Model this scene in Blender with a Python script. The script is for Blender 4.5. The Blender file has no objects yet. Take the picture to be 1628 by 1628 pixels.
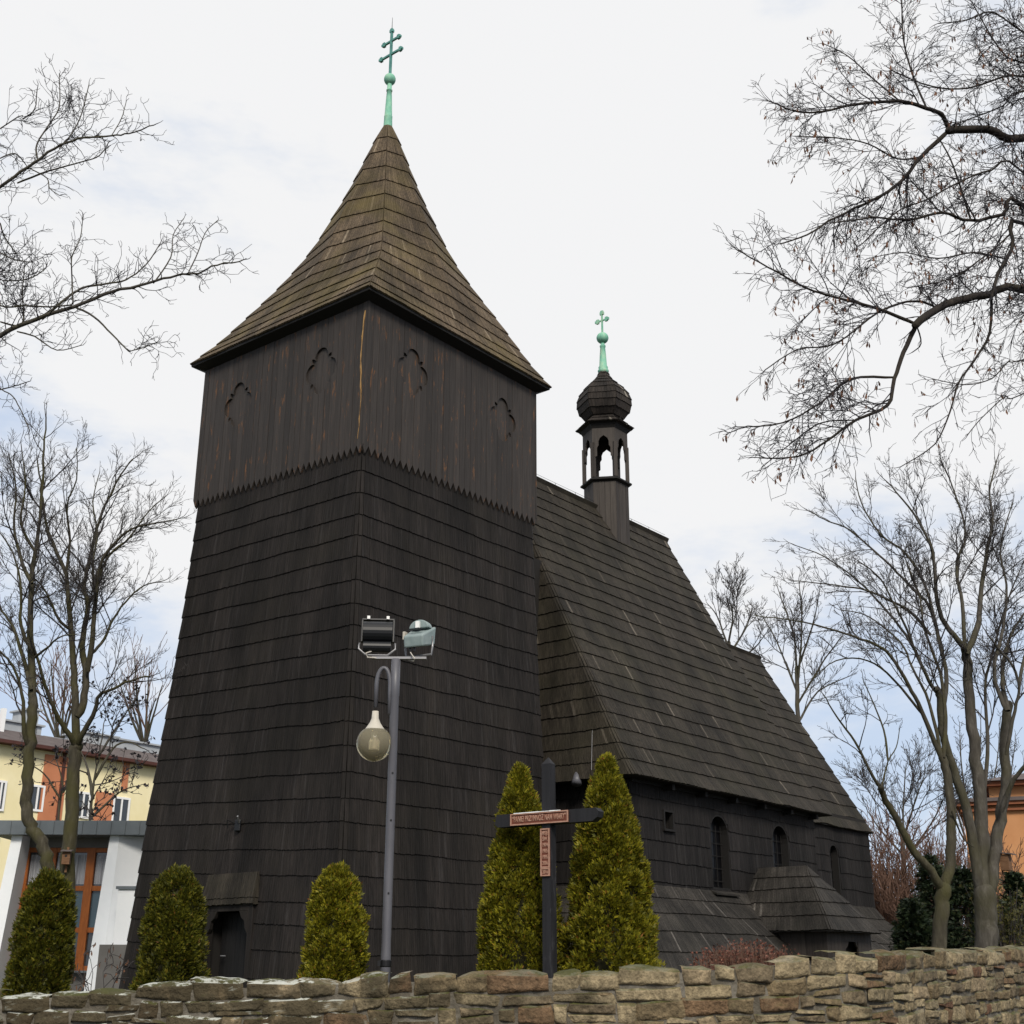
import bpy, bmesh, math, random
import numpy as np
from mathutils import Vector, Matrix, noise

R = math.radians
rnd = random.Random(7)
scene = bpy.context.scene
col = scene.collection

# ---------------------------------------------------------------- camera
F_PX, PITCH, ROLL = 2028.57, 0.3478, -0.0026
EYE = np.array([0., 0., 1.6])
_f = np.array([0, math.cos(PITCH), math.sin(PITCH)])
_r0 = np.array([1., 0, 0]); _u0 = np.cross(_r0, _f)
_r = math.cos(ROLL) * _r0 - math.sin(ROLL) * _u0
_u = math.sin(ROLL) * _r0 + math.cos(ROLL) * _u0
cd = bpy.data.cameras.new("camera")
cd.sensor_width = 36; cd.lens = 36 * F_PX / 1628; cd.clip_end = 3000; cd.clip_start = 0.1
cam = bpy.data.objects.new("camera", cd); col.objects.link(cam)
m4 = Matrix.Identity(4)
for i in range(3):
    m4[i][0] = _r[i]; m4[i][1] = _u[i]; m4[i][2] = -_f[i]; m4[i][3] = EYE[i]
cam.matrix_world = m4
scene.camera = cam


def at(px, py, Y):
    """world point at depth Y (metres in front of the camera) for a place in the photo"""
    d = (px - 814) * _r / F_PX - (py - 814) * _u / F_PX + _f
    return EYE + d * (Y / d[1])


# ---------------------------------------------------------------- light
SUN_EL, SUN_AZ = 38, 170          # azimuth clockwise from +Y
world = bpy.data.worlds.new("World"); scene.world = world
world.use_nodes = True
wn = world.node_tree.nodes; wl = world.node_tree.links
bg = wn["Background"]; bg.inputs[1].default_value = 0.1
sky = wn.new("ShaderNodeTexSky"); sky.sky_type = 'NISHITA'; sky.sun_disc = False
sky.sun_elevation = R(SUN_EL); sky.sun_rotation = R(SUN_AZ); sky.dust_density = 1.5
tc = wn.new("ShaderNodeTexCoord")
mp = wn.new("ShaderNodeMapping"); mp.inputs['Scale'].default_value = (1, 1, 2.6)
nz = wn.new("ShaderNodeTexNoise"); nz.inputs['Scale'].default_value = 3.2
nz.inputs['Detail'].default_value = 6; nz.inputs['Roughness'].default_value = .62
wl.new(tc.outputs['Generated'], mp.inputs[0]); wl.new(mp.outputs[0], nz.inputs['Vector'])
sep = wn.new("ShaderNodeSeparateXYZ"); wl.new(tc.outputs['Generated'], sep.inputs[0])
elev = wn.new("ShaderNodeMapRange"); elev.inputs[1].default_value = .0; elev.inputs[2].default_value = .42
elev.inputs[3].default_value = -.07; elev.inputs[4].default_value = .34
wl.new(sep.outputs[2], elev.inputs[0])
absx = wn.new("ShaderNodeMath"); absx.operation = 'ABSOLUTE'; wl.new(sep.outputs[0], absx.inputs[0])
side = wn.new("ShaderNodeMapRange"); side.inputs[1].default_value = .12; side.inputs[2].default_value = .42; side.inputs[3].default_value = 0; side.inputs[4].default_value = -.22
wl.new(absx.outputs[0], side.inputs[0])
adds = wn.new("ShaderNodeMath"); adds.operation = 'ADD'; wl.new(elev.outputs[0], adds.inputs[0]); wl.new(side.outputs[0], adds.inputs[1])
addm = wn.new("ShaderNodeMath"); addm.operation = 'ADD'
wl.new(nz.outputs['Fac'], addm.inputs[0]); wl.new(adds.outputs[0], addm.inputs[1])
cr = wn.new("ShaderNodeMapRange"); cr.interpolation_type = 'SMOOTHSTEP'
cr.inputs[1].default_value = .40; cr.inputs[2].default_value = .68
cr.inputs[3].default_value = .32; cr.inputs[4].default_value = .985
wl.new(addm.outputs[0], cr.inputs[0])
mx = wn.new("ShaderNodeMix"); mx.data_type = 'RGBA'
mx.inputs['B'].default_value = (9.1, 9.1, 9.15, 1)
bl = wn.new("ShaderNodeMix"); bl.data_type = 'RGBA'; bl.inputs['Factor'].default_value = .72; bl.inputs['B'].default_value = (4.6, 6.4, 9.4, 1)
wl.new(sky.outputs[0], bl.inputs['A'])
wl.new(cr.outputs[0], mx.inputs['Factor']); wl.new(bl.outputs['Result'], mx.inputs['A'])
wl.new(mx.outputs['Result'], bg.inputs[0])

sd = bpy.data.lights.new("sun", 'SUN'); sd.energy = 3.3; sd.angle = R(16); sd.color = (1, .93, .82)
sun = bpy.data.objects.new("sun", sd); col.objects.link(sun)
az = R(SUN_AZ); el = R(SUN_EL)
to_sun = Vector((math.sin(az) * math.cos(el), math.cos(az) * math.cos(el), math.sin(el)))
sun.rotation_euler = to_sun.to_track_quat('Z', 'Y').to_euler(); sun.location = (20, -20, 40)

scene.view_settings.view_transform = 'Standard'; scene.view_settings.look = 'None'
scene.view_settings.exposure = 0.0; scene.view_settings.gamma = 1


# ---------------------------------------------------------------- materials
def mat(name, c, rough=.8, metal=0, spec=.3):
    m = bpy.data.materials.new(name); m.use_nodes = True
    b = m.node_tree.nodes["Principled BSDF"]
    b.inputs['Base Color'].default_value = (*c, 1); b.inputs['Roughness'].default_value = rough
    b.inputs['Metallic'].default_value = metal; b.inputs['Specular IOR Level'].default_value = spec
    return m


def nodes(m): return m.node_tree.nodes, m.node_tree.links, m.node_tree.nodes["Principled BSDF"]


def ramp(N, stops):
    r = N.new("ShaderNodeValToRGB"); e = r.color_ramp.elements
    while len(e) < len(stops): e.new(.5)
    for k, (p, c) in zip(e, stops): k.position = p; k.color = (*c, 1)
    return r


def noisy(name, stops, scale=4, detail=6, rough=.85, stretch=(1, 1, 1), bump=0, bscale=None, spec=.25, coord='Object', metal=0, dist=.02):
    m = mat(name, stops[0][1], rough, metal, spec); N, L, b = nodes(m)
    t = N.new("ShaderNodeTexCoord"); mpn = N.new("ShaderNodeMapping"); mpn.inputs['Scale'].default_value = stretch
    L.new(t.outputs[coord], mpn.inputs[0])
    n = N.new("ShaderNodeTexNoise"); n.inputs['Scale'].default_value = scale; n.inputs['Detail'].default_value = detail
    n.inputs['Roughness'].default_value = .65
    L.new(mpn.outputs[0], n.inputs['Vector']); r = ramp(N, stops); L.new(n.outputs['Fac'], r.inputs[0])
    L.new(r.outputs[0], b.inputs['Base Color'])
    if bump:
        n2 = N.new("ShaderNodeTexNoise"); n2.inputs['Scale'].default_value = bscale or scale * 4; n2.inputs['Detail'].default_value = 5
        L.new(mpn.outputs[0], n2.inputs['Vector'])
        bp = N.new("ShaderNodeBump"); bp.inputs['Strength'].default_value = bump; bp.inputs['Distance'].default_value = dist
        L.new(n2.outputs['Fac'], bp.inputs['Height']); L.new(bp.outputs[0], b.inputs['Normal'])
    return m


def mixc(N, L, a, b, fac, mode='MIX'):
    x = N.new("ShaderNodeMix"); x.data_type = 'RGBA'; x.blend_type = mode
    if isinstance(fac, float): x.inputs['Factor'].default_value = fac
    else: L.new(fac, x.inputs['Factor'])
    for k, v in (('A', a), ('B', b)):
        if isinstance(v, tuple): x.inputs[k].default_value = (*v, 1)
        else: L.new(v, x.inputs[k])
    return x.outputs['Result']


def maprange(N, L, src, a, b, c=0., d=1., smooth=False):
    x = N.new("ShaderNodeMapRange")
    if smooth: x.interpolation_type = 'SMOOTHSTEP'
    for i, v in enumerate((a, b, c, d)): x.inputs[i + 1].default_value = v
    L.new(src, x.inputs[0]); return x.outputs[0]


def wood_shingle(name, dark, mid, pale, moss, moss_amt=.4, pale_from=.95, rough=.8, weather=None):
    """old split shingles: every shingle its own tone, grain along the slope, patches of moss and weathering"""
    m = mat(name, mid, rough, 0, .22); N, L, b = nodes(m)
    g = N.new("ShaderNodeNewGeometry"); t = N.new("ShaderNodeTexCoord")
    isl = g.outputs['Random Per Island']
    r = ramp(N, [(0, dark), (.55, mid), (pale_from, tuple(x * 1.16 for x in mid)), (min(.997, pale_from + .02), pale)])
    L.new(isl, r.inputs[0])
    mpn = N.new("ShaderNodeMapping"); mpn.inputs['Scale'].default_value = (26, 26, 1.1); L.new(t.outputs['Object'], mpn.inputs[0])
    n = N.new("ShaderNodeTexNoise"); n.inputs['Scale'].default_value = 1.; n.inputs['Detail'].default_value = 5; n.inputs['Roughness'].default_value = .7
    L.new(mpn.outputs[0], n.inputs['Vector'])
    grain = maprange(N, L, n.outputs['Fac'], .3, .72, .4, 1.65)
    c = N.new("ShaderNodeVectorMath"); c.operation = 'SCALE'; L.new(r.outputs[0], c.inputs[0]); L.new(grain, c.inputs['Scale'])
    n2 = N.new("ShaderNodeTexNoise"); n2.inputs['Scale'].default_value = .55; n2.inputs['Detail'].default_value = 7; n2.inputs['Roughness'].default_value = .6
    L.new(t.outputs['Object'], n2.inputs['Vector'])
    mf = maprange(N, L, n2.outputs['Fac'], .42, .72, 0., moss_amt, True)
    base = mixc(N, L, c.outputs[0], moss, mf)
    n3 = N.new("ShaderNodeTexNoise"); n3.inputs['Scale'].default_value = .9; n3.inputs['Detail'].default_value = 4
    mp3 = N.new("ShaderNodeMapping"); mp3.inputs['Scale'].default_value = (1.6, 1.6, .35); mp3.inputs['Location'].default_value = (5, 3, 1)
    L.new(t.outputs['Object'], mp3.inputs[0]); L.new(mp3.outputs[0], n3.inputs['Vector'])
    blot = maprange(N, L, n3.outputs['Fac'], .3, .7, .5, 1.5)
    c2 = N.new("ShaderNodeVectorMath"); c2.operation = 'SCALE'; L.new(base, c2.inputs[0]); L.new(blot, c2.inputs['Scale'])
    L.new(c2.outputs[0], b.inputs['Base Color'])
    bp = N.new("ShaderNodeBump"); bp.inputs['Strength'].default_value = .5; bp.inputs['Distance'].default_value = .012
    L.new(n.outputs['Fac'], bp.inputs['Height']); L.new(bp.outputs[0], b.inputs['Normal'])
    return m


M = {}
M['wall_sh'] = wood_shingle('dark_wall_shingles', (0.0108, 0.0090, 0.0082), (0.0135, 0.0111, 0.0101), (0.0196, 0.0171, 0.0163), (0.0150, 0.0124, 0.0087), .5, .93)
M['nave_sh'] = wood_shingle('dark_nave_wall_shingles', (0.0087, 0.0075, 0.0075), (0.0119, 0.0103, 0.0099), (0.0196, 0.0178, 0.0173), (0.0115, 0.0104, 0.0093), .3, .94)
M['roof_sh'] = wood_shingle('grey_brown_roof_shingles', (0.0197, 0.0163, 0.0125), (0.0254, 0.0213, 0.0161), (0.1056, 0.0906, 0.0726), (0.0239, 0.0216, 0.0128), .6, .982)
M['skirt_sh'] = wood_shingle('worn_skirt_shingles', (0.0194, 0.0172, 0.0147), (0.0274, 0.0243, 0.0210), (0.0866, 0.0786, 0.0700), (0.0238, 0.0221, 0.0175), .5, .97)
M['spire_sh'] = wood_shingle('olive_spire_shingles', (0.0570, 0.0413, 0.0259), (0.0753, 0.0548, 0.0346), (0.1711, 0.1363, 0.0951), (0.0845, 0.0648, 0.0227), .8, .978)
M['turret_sh'] = wood_shingle('dark_turret_shingles', (0.0170, 0.0136, 0.0119), (0.0247, 0.0200, 0.0170), (0.1700, 0.1530, 0.1275), (0.0340, 0.0281, 0.0213), .3, .955)
M['backing'] = mat('dark_board_backing', (.012, .0105, .0095), .9)
M['soffit'] = mat('tarred_boards', (.010, .009, .0085), .75)


def plank_mat(name, c0, c1, bare, amt, lo=.66):
    m = mat(name, c0, .68, 0, .3); N, L, b = nodes(m)
    g = N.new("ShaderNodeNewGeometry"); t = N.new("ShaderNodeTexCoord")
    r = ramp(N, [(0, c0), (1, tuple(k * 1.1 for k in c1))]); L.new(g.outputs['Random Per Island'], r.inputs[0])
    mpn = N.new("ShaderNodeMapping"); mpn.inputs['Scale'].default_value = (16, 16, .8); L.new(t.outputs['Object'], mpn.inputs[0])
    n = N.new("ShaderNodeTexNoise"); n.inputs['Detail'].default_value = 6; n.inputs['Scale'].default_value = 1.2; n.inputs['Roughness'].default_value = .7
    L.new(mpn.outputs[0], n.inputs['Vector'])
    c = N.new("ShaderNodeVectorMath"); c.operation = 'SCALE'; L.new(r.outputs[0], c.inputs[0])
    L.new(maprange(N, L, n.outputs['Fac'], .3, .7, .65, 1.4), c.inputs['Scale'])
    mp2 = N.new("ShaderNodeMapping"); mp2.inputs['Scale'].default_value = (7.5, 7.5, 1.5); mp2.inputs['Location'].default_value = (3, 1, 2)
    L.new(t.outputs['Object'], mp2.inputs[0])
    n2 = N.new("ShaderNodeTexNoise"); n2.inputs['Scale'].default_value = 1.; n2.inputs['Detail'].default_value = 5; n2.inputs['Roughness'].default_value = .75
    L.new(mp2.outputs[0], n2.inputs['Vector'])
    f = maprange(N, L, n2.outputs['Fac'], lo, lo + .1, 0., amt, True)
    L.new(mixc(N, L, c.outputs[0], bare, f), b.inputs['Base Color'])
    bp = N.new("ShaderNodeBump"); bp.inputs['Strength'].default_value = .35; bp.inputs['Distance'].default_value = .01
    L.new(n.outputs['Fac'], bp.inputs['Height']); L.new(bp.outputs[0], b.inputs['Normal'])
    return m


M['plank'] = plank_mat('tarred_vertical_planks', (.0215, .0178, .0156), (.032, .0262, .0228), (.15, .064, .021), .8, .575)
M['bare'] = noisy('split_bare_wood', [(.35, (.05, .03, .015)), (.5, (.30, .17, .06)), (.7, (.42, .27, .12))], 5, stretch=(6, 6, 1))
M['turret_wood'] = plank_mat('dark_turret_boards', (.028, .023, .020), (.042, .035, .030), (.05, .04, .03), .3)
M['dark_wood'] = plank_mat('dark_cross_beams', (.0095, .0095, .0115), (.014, .014, .0165), (.045, .045, .05), .6, .56)
M['door_wood'] = plank_mat('black_door_boards', (.004, .0038, .004), (.007, .0066, .0066), (.012, .011, .010), .4, .6)
M['copper'] = noisy('green_copper', [(.3, (.11, .30, .22)), (.5, (.19, .44, .32)), (.64, (.31, .50, .35)), (.72, (.30, .22, .07))], 3, stretch=(2, 2, .7), rough=.6)
M['copper_dark'] = noisy('blue_green_copper', [(.3, (.05, .16, .15)), (.55, (.09, .26, .23)), (.75, (.15, .36, .28))], 5, rough=.6)
M['iron'] = mat('dark_iron', (.02, .02, .022), .5, .6)
M['glass_dark'] = mat('dark_leaded_glass', (.004, .004, .005), .3, 0, .2)
M['pole'] = noisy('grey_painted_steel', [(.3, (.075, .075, .088)), (.6, (.10, .10, .115)), (.75, (.06, .055, .05))], 6, stretch=(1, 1, .25), rough=.45, spec=.4)
M['black_metal'] = mat('black_lacquer', (.008, .009, .011), .42, 0, .3)
M['grey_metal'] = noisy('grey_green_enamel', [(.3, (.16, .21, .21)), (.7, (.24, .29, .29))], 9, rough=.45, spec=.4)
M['galv'] = mat('galvanised_steel', (.24, .24, .25), .5, .5)
M['white_clip'] = mat('white_clip', (.8, .8, .78), .4)
M['cable'] = mat('white_cable', (.5, .47, .42), .6)
M['lamp_cap'] = mat('cream_lamp_cap', (.46, .43, .37), .5)
M['render_white'] = noisy('white_render', [(.3, (.74, .77, .80)), (.7, (.82, .84, .86))], 1.2, bump=.15, bscale=40)
M['render_grey'] = noisy('grey_render', [(.3, (.11, .105, .10)), (.7, (.15, .145, .14))], 1.5)
M['slate_metal'] = noisy('grey_sheet_metal', [(.3, (.085, .10, .11)), (.7, (.13, .15, .165))], 1.1, rough=.45, spec=.4)
M['win_wood'] = noisy('orange_wood', [(.3, (.22, .062, .012)), (.7, (.34, .105, .022))], 3, stretch=(8, 8, .8), rough=.5)
M['win_glass'] = mat('window_glass', (.03, .034, .038), .06, 0, .8)
M['win_glass_blue'] = mat('tinted_spandrel_glass', (.045, .08, .10), .12, 0, .6)
M['curtain'] = noisy('net_curtain', [(.35, (.10, .10, .11)), (.6, (.36, .37, .40))], 9, stretch=(3, 3, .05), rough=.9)
M['yellow'] = noisy('yellow_render', [(.3, (.74, .65, .38)), (.7, (.83, .75, .50))], .5, bump=.1, bscale=20)
M['orange'] = noisy('orange_render', [(.3, (.42, .16, .08)), (.7, (.52, .21, .11))], .7)
M['orange_wall'] = noisy('ochre_render', [(.3, (.40, .18, .075)), (.7, (.50, .25, .115))], .6)
M['red_trim'] = noisy('red_brown_trim', [(.3, (.06, .024, .02)), (.7, (.09, .036, .03))], 2)
M['rust_trim'] = noisy('rusty_orange_trim', [(.3, (.17, .06, .03)), (.7, (.24, .09, .045))], 2)
M['brown_roof'] = noisy('brown_roof_sheet', [(.3, (.075, .06, .058)), (.7, (.12, .10, .096))], 2)
M['roof_grey'] = noisy('grey_roof', [(.3, (.28, .30, .32)), (.7, (.40, .42, .44))], .8)
M['white_paint'] = mat('white_paint', (.78, .78, .78), .5)
M['plaque'] = noisy('red_brown_plaque', [(.3, (.10, .032, .020)), (.7, (.16, .055, .036))], 12)
M['plaque_edge'] = noisy('worn_plaque_edge', [(.3, (.30, .15, .10)), (.7, (.42, .26, .20))], 20)
M['bird_wood'] = noisy('birdhouse_wood', [(.3, (.10, .05, .025)), (.7, (.18, .10, .055))], 9, stretch=(1, 1, 4))


def bark(name, c0, c1, c2, moss, mamt):
    m = noisy(name, [(.3, c0), (.55, c1), (.75, c2)], 7, stretch=(2, 2, .5), bump=.7, bscale=26, dist=.02)
    N, L, b = nodes(m)
    t = N.new("ShaderNodeTexCoord"); n = N.new("ShaderNodeTexNoise"); n.inputs['Scale'].default_value = 1.3; n.inputs['Detail'].default_value = 5
    L.new(t.outputs['Object'], n.inputs['Vector'])
    src = b.inputs['Base Color'].links[0].from_socket
    L.new(mixc(N, L, src, moss, maprange(N, L, n.outputs['Fac'], .42, .62, 0., mamt, True)), b.inputs['Base Color'])
    return m


M['bark_moss'] = bark('mossy_grey_bark', (.026, .022, .015), (.05, .044, .030), (.09, .08, .06), (.05, .047, .014), .75)
M['bark_grey'] = bark('grey_bark', (.038, .033, .027), (.068, .061, .051), (.12, .11, .095), (.048, .045, .018), .55)
M['bark_dark'] = bark('dark_bark', (.014, .011, .010), (.026, .021, .018), (.045, .037, .03), (.04, .034, .018), .3)
M['twig_dark'] = mat('dark_twigs', (.016, .014, .018), .8)
M['twig_grey'] = mat('grey_twigs', (.032, .028, .028), .8)
M['twig_warm'] = mat('red_brown_twigs', (.10, .055, .038), .8)
M['dry_leaf'] = mat('dry_leaves', (.13, .062, .035), .8)


def leafy(name, stops, trans=.3, rough=.55):
    m = mat(name, stops[0][1], rough, 0, .25); N, L, b = nodes(m)
    g = N.new("ShaderNodeNewGeometry"); r = ramp(N, stops); L.new(g.outputs['Random Per Island'], r.inputs[0])
    t = N.new("ShaderNodeTexCoord"); n = N.new("ShaderNodeTexNoise"); n.inputs['Scale'].default_value = 6; n.inputs['Detail'].default_value = 3
    L.new(t.outputs['Object'], n.inputs['Vector'])
    c = N.new("ShaderNodeVectorMath"); c.operation = 'SCALE'; L.new(r.outputs[0], c.inputs[0])
    L.new(maprange(N, L, n.outputs['Fac'], .3, .7, .6, 1.4), c.inputs['Scale'])
    L.new(c.outputs[0], b.inputs['Base Color'])
    tr = N.new("ShaderNodeBsdfTranslucent"); L.new(c.outputs[0], tr.inputs['Color'])
    ms = N.new("ShaderNodeMixShader"); ms.inputs[0].default_value = trans
    out = N["Material Output"]; L.new(b.outputs[0], ms.inputs[1]); L.new(tr.outputs[0], ms.inputs[2]); L.new(ms.outputs[0], out.inputs[0])
    return m


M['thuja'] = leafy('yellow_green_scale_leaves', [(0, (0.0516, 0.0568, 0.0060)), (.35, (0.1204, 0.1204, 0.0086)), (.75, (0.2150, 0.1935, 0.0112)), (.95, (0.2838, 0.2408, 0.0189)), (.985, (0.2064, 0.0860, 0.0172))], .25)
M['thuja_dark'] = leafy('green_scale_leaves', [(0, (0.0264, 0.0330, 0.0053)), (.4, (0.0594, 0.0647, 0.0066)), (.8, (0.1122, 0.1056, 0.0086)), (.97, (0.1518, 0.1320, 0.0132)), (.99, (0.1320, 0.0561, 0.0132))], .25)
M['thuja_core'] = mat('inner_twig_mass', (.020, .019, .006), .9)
M['conifer'] = leafy('dark_needles', [(0, (.007, .013, .007)), (.5, (.014, .025, .011)), (.9, (.026, .038, .014)), (.98, (.045, .05, .018))], .1)
M['barberry'] = leafy('red_brown_leaves', [(0, (.06, .022, .016)), (.5, (.13, .045, .03)), (.9, (.19, .075, .05)), (.98, (.34, .18, .12))], .2)
M['olive_leaf'] = leafy('olive_leaves', [(0, (.03, .034, .010)), (.5, (.06, .06, .016)), (.9, (.10, .085, .02))], .2)
M['grass'] = noisy('winter_grass', [(.3, (.035, .04, .015)), (.55, (.06, .062, .022)), (.75, (.09, .075, .04))], 1.4, bump=.6, bscale=30)
M['asphalt'] = noisy('asphalt', [(.3, (.04, .04, .042)), (.7, (.06, .06, .06))], 8, bump=.3, bscale=80)


# ---------------------------------------------------------------- mesh helpers
class MB:
    def __init__(s): s.v = []; s.f = []

    def add(s, vs, fs):
        o = len(s.v); s.v.extend([tuple(map(float, p)) for p in vs]); s.f.extend([tuple(i + o for i in f) for f in fs])

    def box(s, c, size, rz=0, mtx=None):
        hx, hy, hz = [k / 2 for k in size]
        vs = [Vector((x, y, z)) for x in (-hx, hx) for y in (-hy, hy) for z in (-hz, hz)]
        if mtx is not None: vs = [mtx @ p for p in vs]
        if rz: vs = [Matrix.Rotation(rz, 3, 'Z') @ p for p in vs]
        s.add([p + Vector(c) for p in vs], [(0, 1, 3, 2), (4, 6, 7, 5), (0, 4, 5, 1), (2, 3, 7, 6), (0, 2, 6, 4), (1, 5, 7, 3)])

    def hexa(s, p):   # 8 points: bottom ring 4 (ccw), top ring 4
        s.add(p, [(3, 2, 1, 0), (4, 5, 6, 7), (0, 1, 5, 4), (1, 2, 6, 5), (2, 3, 7, 6), (3, 0, 4, 7)])

    def bar(s, a, b, w, h, up=(0, 0, 1)):
        a, b = Vector(a), Vector(b); d = (b - a).normalized(); up = Vector(up)
        sd_ = d.cross(up)
        if sd_.length < 1e-4: sd_ = d.cross(Vector((1, 0, 0)))
        sd_.normalize(); u = sd_.cross(d)
        p = []
        for e in (a, b):
            for i, j in ((-1, -1), (1, -1), (1, 1), (-1, 1)): p.append(e + sd_ * (i * w / 2) + u * (j * h / 2))
        s.hexa(p)

    def tube(s, pts, rad, n=6, cap=True):
        pts = np.asarray(pts, float); k = len(pts)
        if np.isscalar(rad): rad = np.full(k, rad)
        rad = np.asarray(rad, float)
        tg = np.gradient(pts, axis=0); tg /= np.linalg.norm(tg, axis=1, keepdims=True) + 1e-9
        d = pts[-1] - pts[0]
        ref = np.array([0, 0, 1.]) if abs(d[2]) < .8 * np.linalg.norm(d) + 1e-9 else np.array([1., 0, 0])
        U = np.cross(tg, ref); ul = np.linalg.norm(U, axis=1, keepdims=True); U /= ul + 1e-9; Vv = np.cross(tg, U)
        a = np.arange(n) * (2 * math.pi / n)
        ring = pts[:, None, :] + rad[:, None, None] * (np.cos(a)[None, :, None] * U[:, None, :] + np.sin(a)[None, :, None] * Vv[:, None, :])
        o = len(s.v); s.v.extend(map(tuple, ring.reshape(-1, 3).tolist()))
        for i in range(k - 1):
            b0 = o + i * n; b1 = b0 + n
            for j in range(n):
                jj = (j + 1) % n; s.f.append((b0 + j, b0 + jj, b1 + jj, b1 + j))
        if cap: s.f.append(tuple(o + j for j in range(n))[::-1]); s.f.append(tuple(o + (k - 1) * n + j for j in range(n)))

    def lathe(s, prof, c=(0, 0), n=24, rot=0):
        o = len(s.v)
        for r, z in prof:
            for j in range(n):
                a = rot + 2 * math.pi * j / n; s.v.append((c[0] + r * math.cos(a), c[1] + r * math.sin(a), z))
        for i in range(len(prof) - 1):
            for j in range(n):
                jj = (j + 1) % n; s.f.append((o + i * n + j, o + i * n + jj, o + (i + 1) * n + jj, o + (i + 1) * n + j))
        s.f.append(tuple(o + j for j in range(n))[::-1]); s.f.append(tuple(o + (len(prof) - 1) * n + j for j in range(n)))

    def prism(s, poly, org, ex, ey, depth):
        """outline poly (x,y) in the plane org+ex*x+ey*y, thickened by depth along ex x ey"""
        org, ex, ey = Vector(org), Vector(ex), Vector(ey); nrm = ex.cross(ey) * depth; n = len(poly)
        vs = [org + ex * x + ey * y for x, y in poly]; vs += [p + nrm for p in vs]
        s.add(vs, [tuple(range(n))[::-1], tuple(range(n, 2 * n))] + [(i, (i + 1) % n, n + (i + 1) % n, n + i) for i in range(n)])

    def loft(s, rings, cap=True):
        o = len(s.v); n = len(rings[0])
        for r in rings: s.v.extend([tuple(map(float, p)) for p in r])
        for i in range(len(rings) - 1):
            for j in range(n):
                jj = (j + 1) % n; s.f.append((o + i * n + j, o + i * n + jj, o + (i + 1) * n + jj, o + (i + 1) * n + j))
        if cap: s.f.append(tuple(o + j for j in range(n))[::-1]); s.f.append(tuple(o + (len(rings) - 1) * n + j for j in range(n)))

    def mesh(s, name):
        me = bpy.data.meshes.new(name); me.from_pydata(s.v, [], s.f); me.update(); return me

    def build(s, name, m, parent=None, smooth=False, bevel=0):
        me = s.mesh(name); me.materials.append(m)
        if smooth: me.polygons.foreach_set('use_smooth', [True] * len(me.polygons))
        o = bpy.data.objects.new(name, me); col.objects.link(o)
        if parent: o.parent = parent
        if bevel:
            b = o.modifiers.new('bevel', 'BEVEL'); b.width = bevel; b.segments = 2; b.limit_method = 'ANGLE'
        return o


def tag(o, label, cat, group=None, kind=None):
    if label: o['label'] = label
    if cat: o['category'] = cat
    if group: o['group'] = group
    if kind: o['kind'] = kind
    return o


def empty(name, label, cat, loc=(0, 0, 0), rz=0, group=None):
    o = bpy.data.objects.new(name, None); col.objects.link(o); o.location = loc; o.rotation_euler = (0, 0, rz)
    o.empty_display_size = .3
    return tag(o, label, cat, group)


def cut(body, cutters):
    """subtract cutter meshes from a body (MB) and give back the cut mesh"""
    a = bpy.data.objects.new('body', body.mesh('body')); col.objects.link(a)
    cm = MB()
    for c in cutters: cm.add(c.v, c.f)
    b = bpy.data.objects.new('cutter', cm.mesh('cutter')); col.objects.link(b)
    md = a.modifiers.new('cut', 'BOOLEAN'); md.operation = 'DIFFERENCE'; md.object = b; md.solver = 'EXACT'; md.use_self = True
    dg = bpy.context.evaluated_depsgraph_get(); me = bpy.data.meshes.new_from_object(a.evaluated_get(dg))
    bpy.data.objects.remove(a); bpy.data.objects.remove(b)
    return me


def mesh_obj(name, me, m, parent=None):
    me.name = name; me.materials.clear(); me.materials.append(m)
    o = bpy.data.objects.new(name, me); col.objects.link(o)
    if parent: o.parent = parent
    return o


def rect_ring(x0, x1, y0, y1, z, r=.15, k=3):
    r = min(r, .45 * (x1 - x0), .45 * (y1 - y0)); r = max(r, 1e-4); out = []
    for cx, cy, a0 in ((x0 + r, y0 + r, 180), (x1 - r, y0 + r, 270), (x1 - r, y1 - r, 0), (x0 + r, y1 - r, 90)):
        for i in range(k + 1):
            a = R(a0 + 90 * i / k); out.append((cx + r * math.cos(a), cy + r * math.sin(a), z))
    return out      # ccw, starts on the south-west corner


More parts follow.
